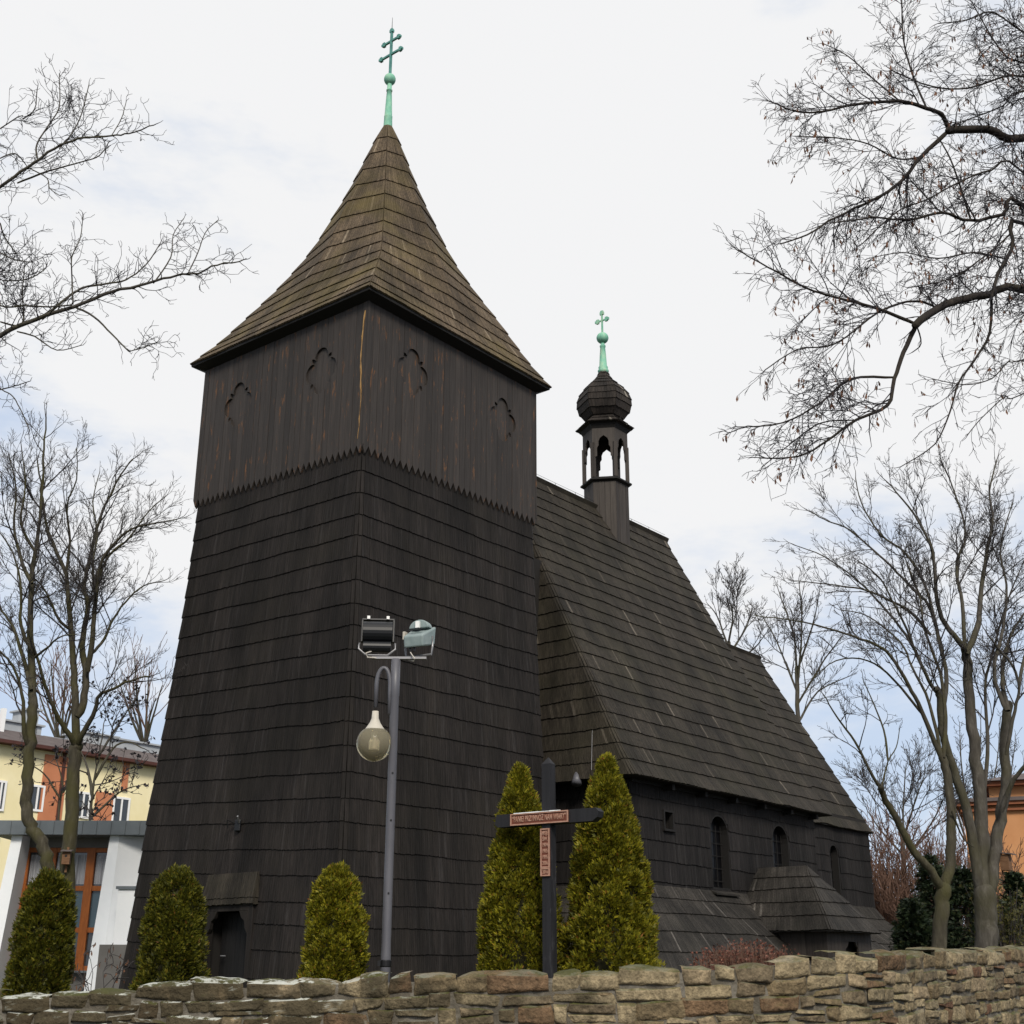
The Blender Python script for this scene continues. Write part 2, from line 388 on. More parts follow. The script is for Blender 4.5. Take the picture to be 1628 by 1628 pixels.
def shingles(mb, rings, w=.10, th=.034, wob=.008, wave=.02, skip=None, edges=None, over=.12, seed=1):
    """courses of single shingles between successive ccw rings, bottom to top"""
    rg = random.Random(seed); n = len(rings[0])
    for ci in range(len(rings) - 1):
        B, T = [Vector(p) for p in rings[ci]], [Vector(p) for p in rings[ci + 1]]
        ph = rg.uniform(0, 50); arc = 0.
        for k in range(n):
            if edges and k not in edges: continue
            b0, b1, t0, t1 = B[k], B[(k + 1) % n], T[k], T[(k + 1) % n]
            ln = (b1 - b0).length
            if ln < 1e-3: continue
            cnt = max(1, int(round(ln / w))); cuts = [0.]
            if cnt > 1:
                ws = [rg.uniform(.72, 1.3) for _ in range(cnt)]; sm = sum(ws); a = 0
                for q in ws: a += q / sm; cuts.append(a)
            else: cuts = [0., 1.]
            for i in range(cnt):
                s0, s1 = cuts[i], cuts[i + 1]; sm_ = (s0 + s1) / 2
                g = min(.003, (s1 - s0) * ln * .1) / max(ln, 1e-3)
                pb0, pb1 = b0.lerp(b1, s0 + g), b0.lerp(b1, s1 - g); pt0, pt1 = t0.lerp(t1, s0 + g), t0.lerp(t1, s1 - g)
                e = pb1 - pb0; upv = pt0 - pb0
                nn = e.cross(upv if upv.length > 1e-4 else Vector((0, 0, 1)))
                if nn.length < 1e-9: continue
                nn.normalize(); dn = (pb0 - pt0)
                hl = dn.length
                if hl < 1e-4: continue
                dn /= hl
                j = rg.uniform(-wob, wob) + wave * noise.noise((ph + (arc + sm_ * ln) * .9, ci * 3.1, 0)) * 1.6
                tl = rg.uniform(-.004, .004); tt = th * rg.uniform(.9, 1.1)
                pb0 = pb0 + dn * (j + tl); pb1 = pb1 + dn * (j - tl)
                pt0 = pt0 + (pt0 - pb0) * over; pt1 = pt1 + (pt1 - pb1) * over
                pieces = [(0., 1.)]
                if skip:
                    op_ = skip((pb0 + pb1 + pt0 + pt1) / 4)
                    if op_:
                        za, zb_ = (pb0.z + pb1.z) / 2, (pt0.z + pt1.z) / 2; pieces = []
                        if op_[0] > za: pieces.append((0., min(1., (op_[0] - za) / (zb_ - za))))
                        if op_[1] < zb_: pieces.append((max(0., (op_[1] - za) / (zb_ - za)), 1.))
                for f0, f1 in pieces:
                  q0, q1, u0, u1 = pb0.lerp(pt0, f0), pb1.lerp(pt1, f0), pb0.lerp(pt0, f1), pb1.lerp(pt1, f1); tq = tt * (1 - f0) + .004
                  o = len(mb.v)
                  for p in (u0 + nn * (.004 + tt * (1 - f1)), u1 + nn * (.004 + tt * (1 - f1)), q0 + nn * tq, q1 + nn * (tq + rg.uniform(-.003, .003)), q0 - nn * .01, q1 - nn * .01): mb.v.append(tuple(p))
                  mb.f += [(o + 2, o + 3, o + 1, o), (o + 4, o + 5, o + 3, o + 2), (o + 4, o + 2, o), (o + 3, o + 5, o + 1)]
                continue
                for p in (pt0 + nn * .004, pt1 + nn * .004, pb0 + nn * tt, pb1 + nn * (tt + rg.uniform(-.004, .004)), pb0 - nn * .01, pb1 - nn * .01): mb.v.append(tuple(p))
                mb.f += [(o + 2, o + 3, o + 1, o), (o + 4, o + 5, o + 3, o + 2), (o + 4, o + 2, o), (o + 3, o + 5, o + 1)]
            arc += ln
    return mb


# ================================================================ setting: ground
WALL_PATH = [(-9.5, 9.4), (-4.5, 8.75), (-1.5, 8.5), (.6, 8.45), (1.6, 8.5), (2.15, 8.75), (2.7, 9.3), (4.6, 12.0), (7.6, 16.3)]
GZ = 1.05
g = MB(); g.add([(-1500, -1500, 0), (1500, -1500, 0), (1500, 1500, 0), (-1500, 1500, 0)], [(0, 1, 2, 3)])
tag(g.build('street', M['asphalt']), None, None, kind='structure')
g = MB()
pl = [(-1400, 9.4 + 40)] + [(x, y + .25) for x, y in WALL_PATH] + [(60, 91), (1400, 1300)]
vs = [(x, y, GZ) for x, y in pl] + [(x, 1400 + abs(x) * .01, GZ) for x, y in pl]
n = len(pl); g.add(vs, [(i, i + 1, n + i + 1, n + i) for i in range(n - 1)])
tag(g.build('ground', M['grass']), None, None, kind='structure')

# ================================================================ the church
ORG = (-3.3127, 26.0, 0.0); YAW = 0.8947
church = empty('wooden_church', 'dark shingled wooden church with a square bell tower and a steep roof', 'church', ORG, YAW)
TW, TD = 6.3237, 5.9033
YC = TD / 2; ZB, ZT = 12.532, 16.363


def bat(z): u = max(0, ZB - z); return .0207 * u + .0014 * u * u


def tower_ring(z, inset=.0, r=.11):
    b = bat(z) - .07 - inset
    t = min(1, max(0, (ZB - z) / 7.5))
    return [(x, y, zz + t * (.30 * y / TD + .08 * x / TW)) for x, y, zz in rect_ring(-b - .02 * t, TW + b, -b, TD + b + .20 * t * t, z, r, 2)]


# tower door opening (west face)
DY0, DY1, DZT = 2.17, 3.70, 2.95


def in_door(c): return (0., DZT) if c.x < .2 and DY0 < c.y < DY1 else None


zs = [.9, 1.42, 1.96, 2.45, 2.89, 3.41, 3.91, 4.45, 4.92, 5.42, 5.96, 6.46, 6.96, 7.49, 7.98, 8.49, 8.98, 9.5, 10.03, 10.52, 11.0, 11.53, 12.04, 12.62]
body = MB(); body.loft([tower_ring(z, .03) for z in (.8, 2.5, 5, 8, 12.7)])
dc = MB(); dc.box((-.3, (DY0 + DY1) / 2, 1.75), (1.6, DY1 - DY0, 2 * (DZT - 1.75)))
mesh_obj('tower_core', cut(body, [dc]), M['backing'], church)
mb = MB(); shingles(mb, [tower_ring(z) for z in zs], .062, .026, .007, .018, in_door, seed=3)
mb.build('tower_wall', M['wall_sh'], church)

# door: frame, leaf, hood
d = empty('door', None, None); d.parent = church
xd = -bat(1.9) + .07
f = MB()
for y in (DY0 + .07, DY1 - .07): f.box((xd + .02, y, 1.95), (.16, .14, 2.0))
f.box((xd + .02, (DY0 + DY1) / 2, DZT - .06), (.16, DY1 - DY0 - .28, .16))
for y, sgn in ((DY0 + .14, 1), (DY1 - .14, -1)):     # shaped corner brackets
    f.prism([(0, 0), (sgn * .27, 0), (sgn * .20, -.13), (sgn * .10, -.20), (sgn * .07, -.34), (0, -.44)][::sgn], (xd + .02, y, DZT - .14), (0, 1, 0), (0, 0, 1), -.09)
fo = f.build('frame', M['wall_sh'], d, bevel=.01)
lf = MB()
for i in range(8):
    y = DY0 + .16 + i * .152; lf.box((xd + .34, y + .07, 1.85), (.05, .147, 1.9))
lf.build('door_leaf', M['door_wood'], d)
h = MB(); h.tube([(xd + .28, DY1 - .32, 1.95), (xd + .2, DY1 - .32, 1.95), (xd + .2, DY1 - .46, 1.95)], .014, 6); h.build('handle', M['galv'], d)
hd = MB()
xb = -bat(3.0)


def hood_ring(z, e, ex): return [(xb - e, DY0 - ex, z), (xb + .5, DY0 - ex, z), (xb + .5, DY1 + ex, z), (xb - e, DY1 + ex, z)]


shingles(hd, [hood_ring(2.94, .09, .05), hood_ring(3.07, .08, .05), hood_ring(3.52, .0, .02)], .065, .02, .01, .01, edges=(0, 3, 2), seed=5)
hc = MB(); hc.loft([hood_ring(2.93, .07, .03), hood_ring(3.06, .06, .03), hood_ring(3.50, -.04, .0)]); hd.add(hc.v, hc.f)
hd.build('door_hood', M['roof_sh'], church)

# bell chamber: vertical planks with pointed feet and barbed quatrefoil shutters
core = MB(); core.box((TW / 2, YC, (ZB + ZT) / 2 + .1), (TW - .16, TD - .16, ZT - ZB + .1))
core.build('chamber_core', M['backing'], church)
shutter_at = {'S': [(1.552, 14.98), (4.924, 14.93)], 'W': [(1.499, 14.87), (4.465, 14.85)], 'N': [(1.5, 14.9), (4.8, 14.9)], 'E': [(1.5, 14.9), (4.4, 14.9)]}


def quatrefoil(sx=.52, sy=.60, n=128):
    out = []
    for i in range(n):
        a = 2 * math.pi * i / n; c, s = math.cos(a), math.sin(a)
        rr = .64 / max(abs(c), abs(s)) if abs(abs(c) - abs(s)) < .20 else 0
        for k in range(4):
            px_, py_ = .58 * math.cos(k * math.pi / 2), .58 * math.sin(k * math.pi / 2); dd = c * px_ + s * py_
            disc = dd * dd - (px_ * px_ + py_ * py_ - .42 ** 2)
            if disc > 0: rr = max(rr, dd + math.sqrt(disc))
        out.append((rr * c * sx, rr * s * sy))
    return out


FACES = {'S': ((0, 0, 0), (1, 0, 0), TW), 'E': ((TW, 0, 0), (0, 1, 0), TD), 'N': ((TW, TD, 0), (-1, 0, 0), TW), 'W': ((0, TD, 0), (0, -1, 0), TD)}
for key, (o0, ex, ln) in FACES.items():
    o0, ex = Vector(o0), Vector(ex); nrm = ex.cross(Vector((0, 0, 1)))
    np_ = 31; wd = ln / np_; pm = MB()
    for i in range(np_):
        a, b_ = i * wd + .004, (i + 1) * wd - .004
        if i == 0: a = .0
        if i == np_ - 1: b_ = ln
        dz = rnd.uniform(-.012, .012); dp = rnd.uniform(-.004, .004); mid = (a + b_) / 2
        pm.prism([(a, ZT + .25), (a, ZB + .10 + dz), (mid, ZB - .10 + dz), (b_, ZB + .10 + dz), (b_, ZT + .25)], o0 - nrm * (.055 - dp), ex, (0, 0, 1), .05)
    cs = []
    for (u, z) in shutter_at[key]:
        uu = u if key in 'SE' else ln - u
        c = MB(); c.prism(quatrefoil(), o0 + ex * uu + Vector((0, 0, z)) - nrm * .3, ex, (0, 0, 1), .6); cs.append(c)
    mesh_obj('plank_cladding', cut(pm, cs), M['plank'], church)
    for (u, z) in shutter_at[key]:
        uu = u if key in 'SE' else ln - u; sm = MB()
        for q in range(6):
            sm.box(o0 + ex * (uu - .50 + q * .2) + Vector((0, 0, z)) - nrm * (.070 + .002 * (q % 2)), (.197, .03, 1.5) if abs(ex.x) > .5 else (.03, .197, 1.5))
        sm.build('shutter', M['plank'], church)
# long split of bare wood beside the corner
sp = MB(); rg = random.Random(4)
zz = ZB + .25
pts = []
while zz < ZT - .3:
    pts.append((zz, .16 + .035 * math.sin(zz * 2.2) + rg.uniform(-.012, .012) - (zz - ZB) * .012, rg.uniform(.012, .05) * (1.2 if zz > 14 else .7))); zz += .16
for (z0, y0, w0), (z1, y1, w1) in zip(pts, pts[1:]):
    sp.hexa([(-.006, y0 + w0 / 2, z0), (-.006, y0 - w0 / 2, z0), (-.001, y0 - w0 / 2, z0), (-.001, y0 + w0 / 2, z0), (-.006, y1 + w1 / 2, z1), (-.006, y1 - w1 / 2, z1), (-.001, y1 - w1 / 2, z1), (-.001, y1 + w1 / 2, z1)])
sp.build('bare_wood_split', M['bare'], church)

# spire roof: flared, square at the eaves, eight-sided above
prof = [(16.36, 3.44, .0), (16.62, 3.25, .02), (17.1, 2.90, .06), (17.6, 2.61, .12), (18.05, 2.35, .2), (18.6, 2.03, .32), (19.2, 1.72, .48), (19.75, 1.46, .62), (20.3, 1.24, .75), (21.0, 1.02, .88), (21.7, .79, .96), (22.4, .585, 1.), (23.1, .40, 1.), (23.7, .245, 1.), (24.12, .12, 1.)]


def spire_ring(z, inset=0):
    zz_ = [p[0] for p in prof]; h = np.interp(z, zz_, [p[1] for p in prof]) - inset; q = np.interp(z, zz_, [p[2] for p in prof]); m = h * (1 + .40 * q)
    sh_ = .06 * min(1, max(0, (z - 16.4) / 2)); cx, cy = TW / 2 + sh_, YC - sh_; sy = 1 - .06 * max(0, min(1, (18.5 - z) / 2))
    P_ = [(-h, -h), (0, -m), (h, -h), (m, 0), (h, h), (0, m), (-h, h), (-m, 0)]
    return [(cx + x, cy + y * sy, z) for x, y in P_]


sz = [16.36, 16.60]
z = 16.6
while z < 24.05:
    h0 = np.interp(z, [p[0] for p in prof], [p[1] for p in prof]); h1 = np.interp(z + .1, [p[0] for p in prof], [p[1] for p in prof])
    slope = math.hypot(.1, h0 - h1) / .1
    z += (.47 + .2 * min(1, (z - 16.6) / 4)) / slope; sz.append(min(z, 24.12))
core = MB(); core.loft([spire_ring(p[0], .02) for p in prof]); core.build('spire_core', M['soffit'], church)
mb = MB(); shingles(mb, [spire_ring(z) for z in sz], .07, .032, .008, .02, seed=11)
mb.build('spire_roof', M['spire_sh'], church)
ev = MB(); ev.loft([[(x, y, 16.20) for x, y, _ in spire_ring(16.36, .30)], [(x, y, 16.30) for x, y, _ in spire_ring(16.36, .03)], [(x, y, 16.355) for x, y, _ in spire_ring(16.36, .02)]])
ev.build('eaves_board', M['soffit'], church)


def cross_mb(mb, c, z0, z1, t, arms, knob):
    x, y = c; mb.box((x, y, (z0 + z1) / 2), (t, t, z1 - z0))
    mb.box((x, y, z1), (t * 1.3, knob * 1.5, knob)); mb.box((x, y, z1 + knob * .5), (t * 1.2, knob, knob))
    for za, ln in arms:
        mb.box((x, y, za), (t * .9, ln, t * .95))
        for s_ in (-1, 1):
            mb.box((x, y + s_ * ln / 2, za), (t * 1.25, knob, knob * 1.6)); mb.box((x, y + s_ * (ln / 2 + knob * .5), za), (t * 1.2, knob, knob * .8))


fin = empty('tower_finial', None, None); fin.parent = church
m_ = MB(); m_.lathe([(.145, 24.02), (.13, 24.2), (.118, 24.5), (.122, 24.52), (.122, 24.55), (.112, 24.57), (.085, 25.2), (.072, 25.42), (.09, 25.43), (.09, 25.47), (.07, 25.48), (.068, 25.75)], (TW / 2 + .06, YC - .06), 12); m_.build('sleeve', M['copper'], fin, True)
m_ = MB(); m_.lathe([(.02, 25.66)] + [(.17 * math.sin(a), 25.84 - .185 * math.cos(a)) for a in np.linspace(.25, 2.95, 14)] + [(.02, 26.02)], (TW / 2 + .06, YC - .06), 20); m_.build('ball', M['copper'], fin, True)
m_ = MB(); cross_mb(m_, (TW / 2 + .06, YC - .06), 25.98, 27.55, .062, [(26.72, .76), (27.2, .58)], .085); m_.build('cross', M['copper_dark'], fin)
m_ = MB(); m_.tube([(TW / 2 + .06, YC - .06, 27.55), (TW / 2 + .06, YC - .06, 28.05)], [.012, .005], 5); m_.build('spike', M['iron'], fin)

# nave roof
NX0, NX1, NHY, NZE, NZR = 7.652, 18.28, 4.766, 6.10, 15.614


def nave_ring(t, inset=0, r=.13):
    fl = .10 * (1 - min(1, t / .10)) ** 2
    return rect_ring(NX0 + .74 * t + inset - fl, NX1 - .9 * t - inset + fl, YC - NHY * (1 - t) + inset * (1 - t) - fl, YC + NHY * (1 - t) - inset * (1 - t) + fl, NZE + (NZR - NZE) * t, r)


def chan_ring(t, inset=0, r=.13):
    hy = 3.42 * (1 - t) + .02
    return rect_ring(16.9, 24.57 - .99 * t - inset, YC - hy + inset * (1 - t), YC + hy - inset * (1 - t), 6.16 + 6.48 * t, r)


core = MB(); core.loft([nave_ring(t, .02) for t in (0, .1, .99)]); core.build('nave_roof_core', M['soffit'], church)
mb = MB(); NC = 23
shingles(mb, [nave_ring(min(.998, i / NC)) for i in range(NC + 1)], .072, .034, .010, .03, seed=21)
nr = mb.build('nave_roof', M['roof_sh'], church)
core = MB(); core.loft([chan_ring(t, .02) for t in (0, .99)]); core.build('chancel_roof_core', M['soffit'], church)
mb = MB(); shingles(mb, [chan_ring(min(.998, i / 15)) for i in range(16)], .072, .034, .010, .04, seed=22)
mb.build('chancel_roof', M['roof_sh'], church)
rc = MB()
for x0, x1, z in ((8.2, 17.42, NZR), (17.0, 23.62, 12.65)):
    for s_ in (-1, 1): rc.bar((x0, YC + s_ * .07, z - .06), (x1, YC + s_ * .07, z - .06), .02, .2, (0, s_ * .5, 1))
    rc.bar((x0, YC, z + .045), (x1, YC, z + .045), .16, .03)
rc.build('ridge_boards', M['roof_sh'], church)
ls = MB()
for x in np.arange(9.0, 17.4, 1.05): ls.tube([(x, YC, NZR), (x, YC, NZR + .16), (x + .03, YC + .05, NZR + .2)], .008, 4)
ls.tube([(8.4, YC, NZR + .17), (17.35, YC, NZR + .17)], .006, 4)
ls.build('lightning_wire', M['iron'], church)
# link between tower and nave
lk = MB(); lk.box((7.2, YC, 6.5), (2.4, 3.4, 11.4)); lk.build('link_wall', M['backing'], church)

# nave and chancel walls with arched windows
NWX0, NWX1, NWY = 8.0, 17.95, 1.465       # south face y = -NWY
CWX1, CWY = 24.42, YC - 3.30
WIN = [('nave', 12.26, 1.00, 3.70, 5.62, -NWY), ('nave', 15.70, 1.02, 3.70, 5.66, -NWY), ('chancel', 21.55, .66, 3.95, 5.62, CWY)]
SQ = (9.50, 9.92, 4.99, 5.46)


def arch(w, z0, z1, n=12):
    r = w / 2; return [(-r, z0), (r, z0)] + [(r * math.cos(a), z1 - r + r * math.sin(a)) for a in np.linspace(0, math.pi, n)]


def hole(c):
    for nm, x, w, z0, z1, y in WIN:
        d_ = abs(c.x - x)
        if abs(c.y - y) < .25 and d_ < w / 2: return z0, z1 - w / 2 + math.sqrt(w * w / 4 - d_ * d_)
    if abs(c.y + NWY) < .25 and SQ[0] < c.x < SQ[1]: return SQ[2], SQ[3]
    return None


def wall_rings(x0, x1, y0, zs_, ins=0): return [rect_ring(x0 + ins, x1 - ins, y0 + ins, 2 * YC - y0 - ins, z, .06, 2) for z in zs_]


wz = [1.0, 1.6, 2.2, 2.75, 3.25, 3.72, 4.22, 4.72, 5.22, 5.72, 6.25]
for nm, x0, x1, y0 in (('nave', NWX0, NWX1, -NWY), ('chancel', 16.8, CWX1, CWY)):
    bd = MB(); bd.loft(wall_rings(x0, x1, y0, (.9, 6.6), .025)); cs = []
    for wn_, x, w, z0, z1, y in WIN:
        if wn_ == nm: c = MB(); c.prism(arch(w - .02, z0, z1), (x, y + .30, 0), (1, 0, 0), (0, 0, 1), .6); cs.append(c)
    if nm == 'nave': c = MB(); c.box(((SQ[0] + SQ[1]) / 2, y0, (SQ[2] + SQ[3]) / 2), (SQ[1] - SQ[0], .5, SQ[3] - SQ[2])); cs.append(c)
    mesh_obj(nm + '_wall_core', cut(bd, cs), M['backing'], church)
    mb = MB(); shingles(mb, wall_rings(x0, x1, y0, wz), .066, .028, .008, .03, hole, seed=31)
    mb.build(nm + '_wall', M['nave_sh'], church)
for wn_, x, w, z0, z1, y in WIN:
    we = empty('window', None, None); we.parent = church
    fr = MB(); oi = arch(w - .10, z0 + .04, z1 - .05); oo = arch(w + .03, z0 - .02, z1 + .02); n = len(oi)
    vs = [(x + a, y - .004, b) for a, b in oo] + [(x + a, y - .004, b) for a, b in oi] + [(x + a, y + .28, b) for a, b in oo] + [(x + a, y + .28, b) for a, b in oi]
    fs = []
    for i in range(n):
        j = (i + 1) % n
        fs += [(i, j, n + j, n + i), (i, 2 * n + i, 2 * n + j, j), (n + i, n + j, 3 * n + j, 3 * n + i)]
    fr.add(vs, fs); fr.build('frame', M['soffit'], we)
    gl = MB(); gl.prism(arch(w - .08, z0 + .02, z1 - .04), (x, y + .24, 0), (1, 0, 0), (0, 0, 1), .02); gl.build('pane', M['glass_dark'], we)
    lt = MB()
    for q in np.linspace(-w / 2 + .12, w / 2 - .12, 4): lt.box((x + q, y + .18, (z0 + z1 - .22) / 2), (.018, .018, z1 - z0 - .32))
    for zq in np.arange(z0 + .22, z1 - .2, .32): lt.box((x, y + .18, zq), (w - .12, .012, .02))
    lt.build('grille', M['soffit'], we)
    sl = MB(); sl.hexa([(x - w / 2 - .1, y - .20, z0 - .16), (x + w / 2 + .1, y - .20, z0 - .16), (x + w / 2 + .1, y + .1, z0 - .06), (x - w / 2 - .1, y + .1, z0 - .06),
                        (x - w / 2 - .1, y - .20, z0 - .12), (x + w / 2 + .1, y - .20, z0 - .12), (x + w / 2 + .1, y + .1, z0), (x - w / 2 - .1, y + .1, z0)])
    sl.build('sill', M['skirt_sh'], we)
we = empty('window', None, None); we.parent = church
fr = MB(); sx = (SQ[0] + SQ[1]) / 2
for xx in (SQ[0], SQ[1]): fr.box((xx, -NWY - .0, (SQ[2] + SQ[3]) / 2), (.05, .12, SQ[3] - SQ[2] - .052))
fr.box((sx, -NWY, SQ[3]), (SQ[1] - SQ[0] + .05, .12, .05)); fr.box((sx, -NWY - .02, SQ[2]), (SQ[1] - SQ[0] + .12, .16, .05))
fr.build('frame', M['soffit'], we)
gl = MB(); gl.box((sx, -NWY + .2, (SQ[2] + SQ[3]) / 2), (SQ[1] - SQ[0], .02, SQ[3] - SQ[2])); gl.build('pane', M['glass_dark'], we)
# little rafter ends under the nave eaves
br = MB()
for x in (9.6, 11.2, 12.8, 14.4, 16.0, 17.6): br.box((x, -NWY - .16, 6.02), (.12, .28, .14))
br.box((13.0, -NWY - .05, 6.1), (9.9, .06, .16))
br.build('rafter_ends', M['soffit'], church)

# skirt roof round the foot of nave and chancel
mb = MB(); core = MB()
for x0, x1, y0, zt_ in ((NWX0, NWX1, -NWY, 3.60), (16.8, CWX1, CWY, 3.72)):
    pr = [(2.05, 1.62), (1.62, 2.06), (1.14, 2.52), (.66, 2.95), (.24, 3.34), (.0, zt_ + .05)]
    rings = [rect_ring(x0 - e, x1 + e, y0 - e, 2 * YC - y0 + e, z, .14, 3) for e, z in pr]
    shingles(mb, rings, .07, .032, .01, .03, seed=41)
    core.loft([[(x, y, z - .02) for x, y, z in r] for r in rings])
mb.build('skirt_roof', M['skirt_sh'], church); core.build('skirt_core', M['soffit'], church)

# south porch
PX = 14.29
pr = [(1.52, -4.2, 2.65), (1.22, -3.95, 3.02), (.93, -3.68, 3.38), (.62, -3.42, 3.73), (.30, -3.16, 4.05), (.03, -2.95, 4.33)]
rings = [rect_ring(PX - h_, PX + h_, y_, -.9, z_, .08, 2) for h_, y_, z_ in pr]
mb = MB(); shingles(mb, rings, .075, .034, .01, .03, seed=51); mb.build('porch_roof', M['skirt_sh'], church)
core = MB(); core.loft([[(x, y, z - .015) for x, y, z in r] for r in rings])
core.build('porch_roof_core', M['soffit'], church)
pw = MB()
for i in range(13):      # vertical boards of the porch front, doorway between
    x = PX - 1.2 + i * .2 - .0
    if abs(x + .1 - (PX + .27)) < .42: pw.box((x + .1, -3.9, 2.56), (.194, .05, .28))
    else: pw.box((x + .1, -3.9, 1.8), (.194, .05, 1.8))
for i in range(11): pw.box((PX - 1.2, -3.83 + i * .2, 1.8), (.05, .194, 1.8)); pw.box((PX + 1.4, -3.83 + i * .2, 1.8), (.05, .194, 1.8))
for s_ in (-1, 1):
    pw.prism([(0, 0), (s_ * .30, 0), (s_ * .24, -.10), (s_ * .10, -.18), (0, -.4)][::s_], (PX + .27 - s_ * .50, -3.86, 2.42), (1, 0, 0), (0, 0, 1), .05)
pw.build('porch_wall', M['turret_wood'], church)
pk = MB(); pk.box((PX + .1, -2.6, 1.7), (2.3, 2.2, 1.9)); pk.build('porch_core', M['backing'], church)

# ridge turret
TX = 13.85
tur = empty('ridge_turret', None, None); tur.parent = church


def hexr(r, z): return [(TX + r * math.cos(R(60 * k + 180)), YC + r * math.sin(R(60 * k + 180)), z) for k in range(6)]


sh = MB()
for k in range(6):
    a, b_ = [Vector(hexr(.72, 0)[q % 6]) for q in (k, k + 1)]
    for i in range(4):
        p, q = a.lerp(b_, i / 4 + .006), a.lerp(b_, (i + 1) / 4 - .006); e = (q - p); nn = e.normalized().cross(Vector((0, 0, 1)))
        sh.prism([(0, 13.2), (e.length, 13.2), (e.length, 16.46), (0, 16.46)], p - nn * .03, e.normalized(), (0, 0, 1), .03 + .004 * (i % 2))
shc = MB(); shc.loft([hexr(.69, 13.2), hexr(.69, 16.45)]); sh.add(shc.v, shc.f)
sh.build('turret_base', M['turret_wood'], tur)
fl = MB(); fl.loft([hexr(.74, 16.45), hexr(.84, 16.50), hexr(.84, 16.55), hexr(.70, 16.62)]); fl.build('sill_moulding', M['soffit'], tur)
for k in range(6):
    p = Vector(hexr(.70, 0)[k]); ps = MB(); ps.box((p.x, p.y, 17.2), (.125, .125, 1.2), R(60 * k)); ps.build('post', M['turret_wood'], tur)
pa = MB()
for k in range(6):
    a, b_ = [Vector(hexr(.735, 0)[q % 6]) for q in (k, k + 1)]; e = (b_ - a); L_ = e.length; e.normalize(); nn = e.cross(Vector((0, 0, 1)))
    hw = L_ / 2
    prf = [(0, 18.40), (0, 17.36), (.10, 17.30), (.15, 17.34), (.15, 17.62), (.20, 17.70), (.20, 17.84), (.245, 17.95), (hw, 18.05)]
    left = [(x, z) for x, z in prf]; right = [(L_ - x, z) for x, z in prf[::-1][1:]]
    pa.prism(left + right, a - nn * .05, e, (0, 0, 1), .05)
pa.build('arch_panel', M['turret_wood'], tur)
cn = MB(); cn.loft([hexr(.74, 18.30), hexr(.80, 18.40), hexr(.82, 18.44), hexr(.93, 18.50)]); cn.build('cornice', M['soffit'], tur)
mb = MB(); shingles(mb, [hexr(.96, 18.49), hexr(.76, 18.66), hexr(.56, 18.84)], .09, .025, .008, .005, seed=61)
cc = MB(); cc.loft([hexr(.93, 18.495), hexr(.74, 18.655), hexr(.54, 18.84)]); mb.add(cc.v, cc.f); mb.build('cornice_roof', M['turret_sh'], tur)
op = [(.50, 18.72), (.64, 18.86), (.82, 19.06), (.90, 19.30), (.905, 19.52), (.83, 19.76), (.67, 19.98), (.46, 20.17), (.29, 20.33), (.19, 20.5), (.15, 20.62)]
mb = MB(); shingles(mb, [hexr(r, z) for r, z in op], .10, .026, .008, .006, seed=62)
cc = MB(); cc.loft([hexr(r - .015, z) for r, z in op]); mb.add(cc.v, cc.f); mb.build('onion_dome', M['turret_sh'], tur)
fl = MB(); fl.box((TX + .12, YC - .1, 16.72), (.36, .2, .16), .5); fl.build('turret_bell_beam', M['soffit'], tur)
m_ = MB(); m_.lathe([(.17, 20.56), (.19, 20.66), (.15, 20.72), (.165, 20.78), (.13, 20.84), (.11, 21.2), (.085, 21.52), (.10, 21.55), (.10, 21.6), (.07, 21.63), (.06, 21.75)], (TX, YC), 14); m_.build('copper_sleeve', M['copper'], tur, True)
m_ = MB(); m_.lathe([(.02, 21.70)] + [(.205 * math.sin(a), 21.89 - .2 * math.cos(a)) for a in np.linspace(.25, 2.95, 14)] + [(.02, 22.08)], (TX, YC), 20); m_.build('copper_ball', M['copper'], tur, True)
m_ = MB(); cross_mb(m_, (TX, YC), 22.05, 22.83, .05, [(22.56, .36)], .10); m_.build('turret_cross', M['copper'], tur)

# small fixtures that hang on the church
wl_ = empty('wall_lamp', 'small black lamp fixed to the tower wall above the door', 'lamp')
b0 = MB(); b0.box((-bat(4.5) - .0, 2.95, 4.55), (.12, .13, .24), .5); b0.build('housing', M['black_metal'], wl_, bevel=.02)
b0 = MB(); b0.tube([(-bat(4.5) - .04, 3.02, 4.6), (-bat(4.5) - .18, 3.10, 4.66), (-bat(4.5) - .14, 3.12, 4.5)], .018, 6); b0.build('arm', M['iron'], wl_)
b0 = MB(); b0.tube([(-bat(4.5) - .04, 2.88, 4.6), (-bat(4.5) - .16, 2.80, 4.72)], .02, 6); b0.build('sensor', M['galv'], wl_)
wl_.location = ORG; wl_.rotation_euler = (0, 0, YAW)
sk = empty('loudspeaker', 'small grey horn loudspeaker under the nave eaves, beside the top of the cross', 'loudspeaker', ORG, YAW)
b0 = MB(); b0.tube([(7.66, -.20, 6.30), (7.58, -.24, 6.16), (7.50, -.28, 6.0)], [.07, .10, .13], 12); b0.build('horn', M['pole'], sk, True)
b0 = MB(); b0.bar((7.95, -.12, 6.12), (7.58, -.24, 6.14), .05, .05); b0.build('bracket', M['iron'], sk)
wc = MB(); wc.tube([(7.9, -.6, 8.4), (7.72, -.62, 7.2), (7.52, -.72, 6.3)], .006, 5)
cbl = wc.build('cable', M['galv']); cbl.location = ORG; cbl.rotation_euler = (0, 0, YAW); tag(cbl, 'thin pale cable running down the narrow west slope of the nave roof', 'cable')

# ================================================================ stone boundary wall
P_ = [Vector((x, y, 0)) for x, y in WALL_PATH]


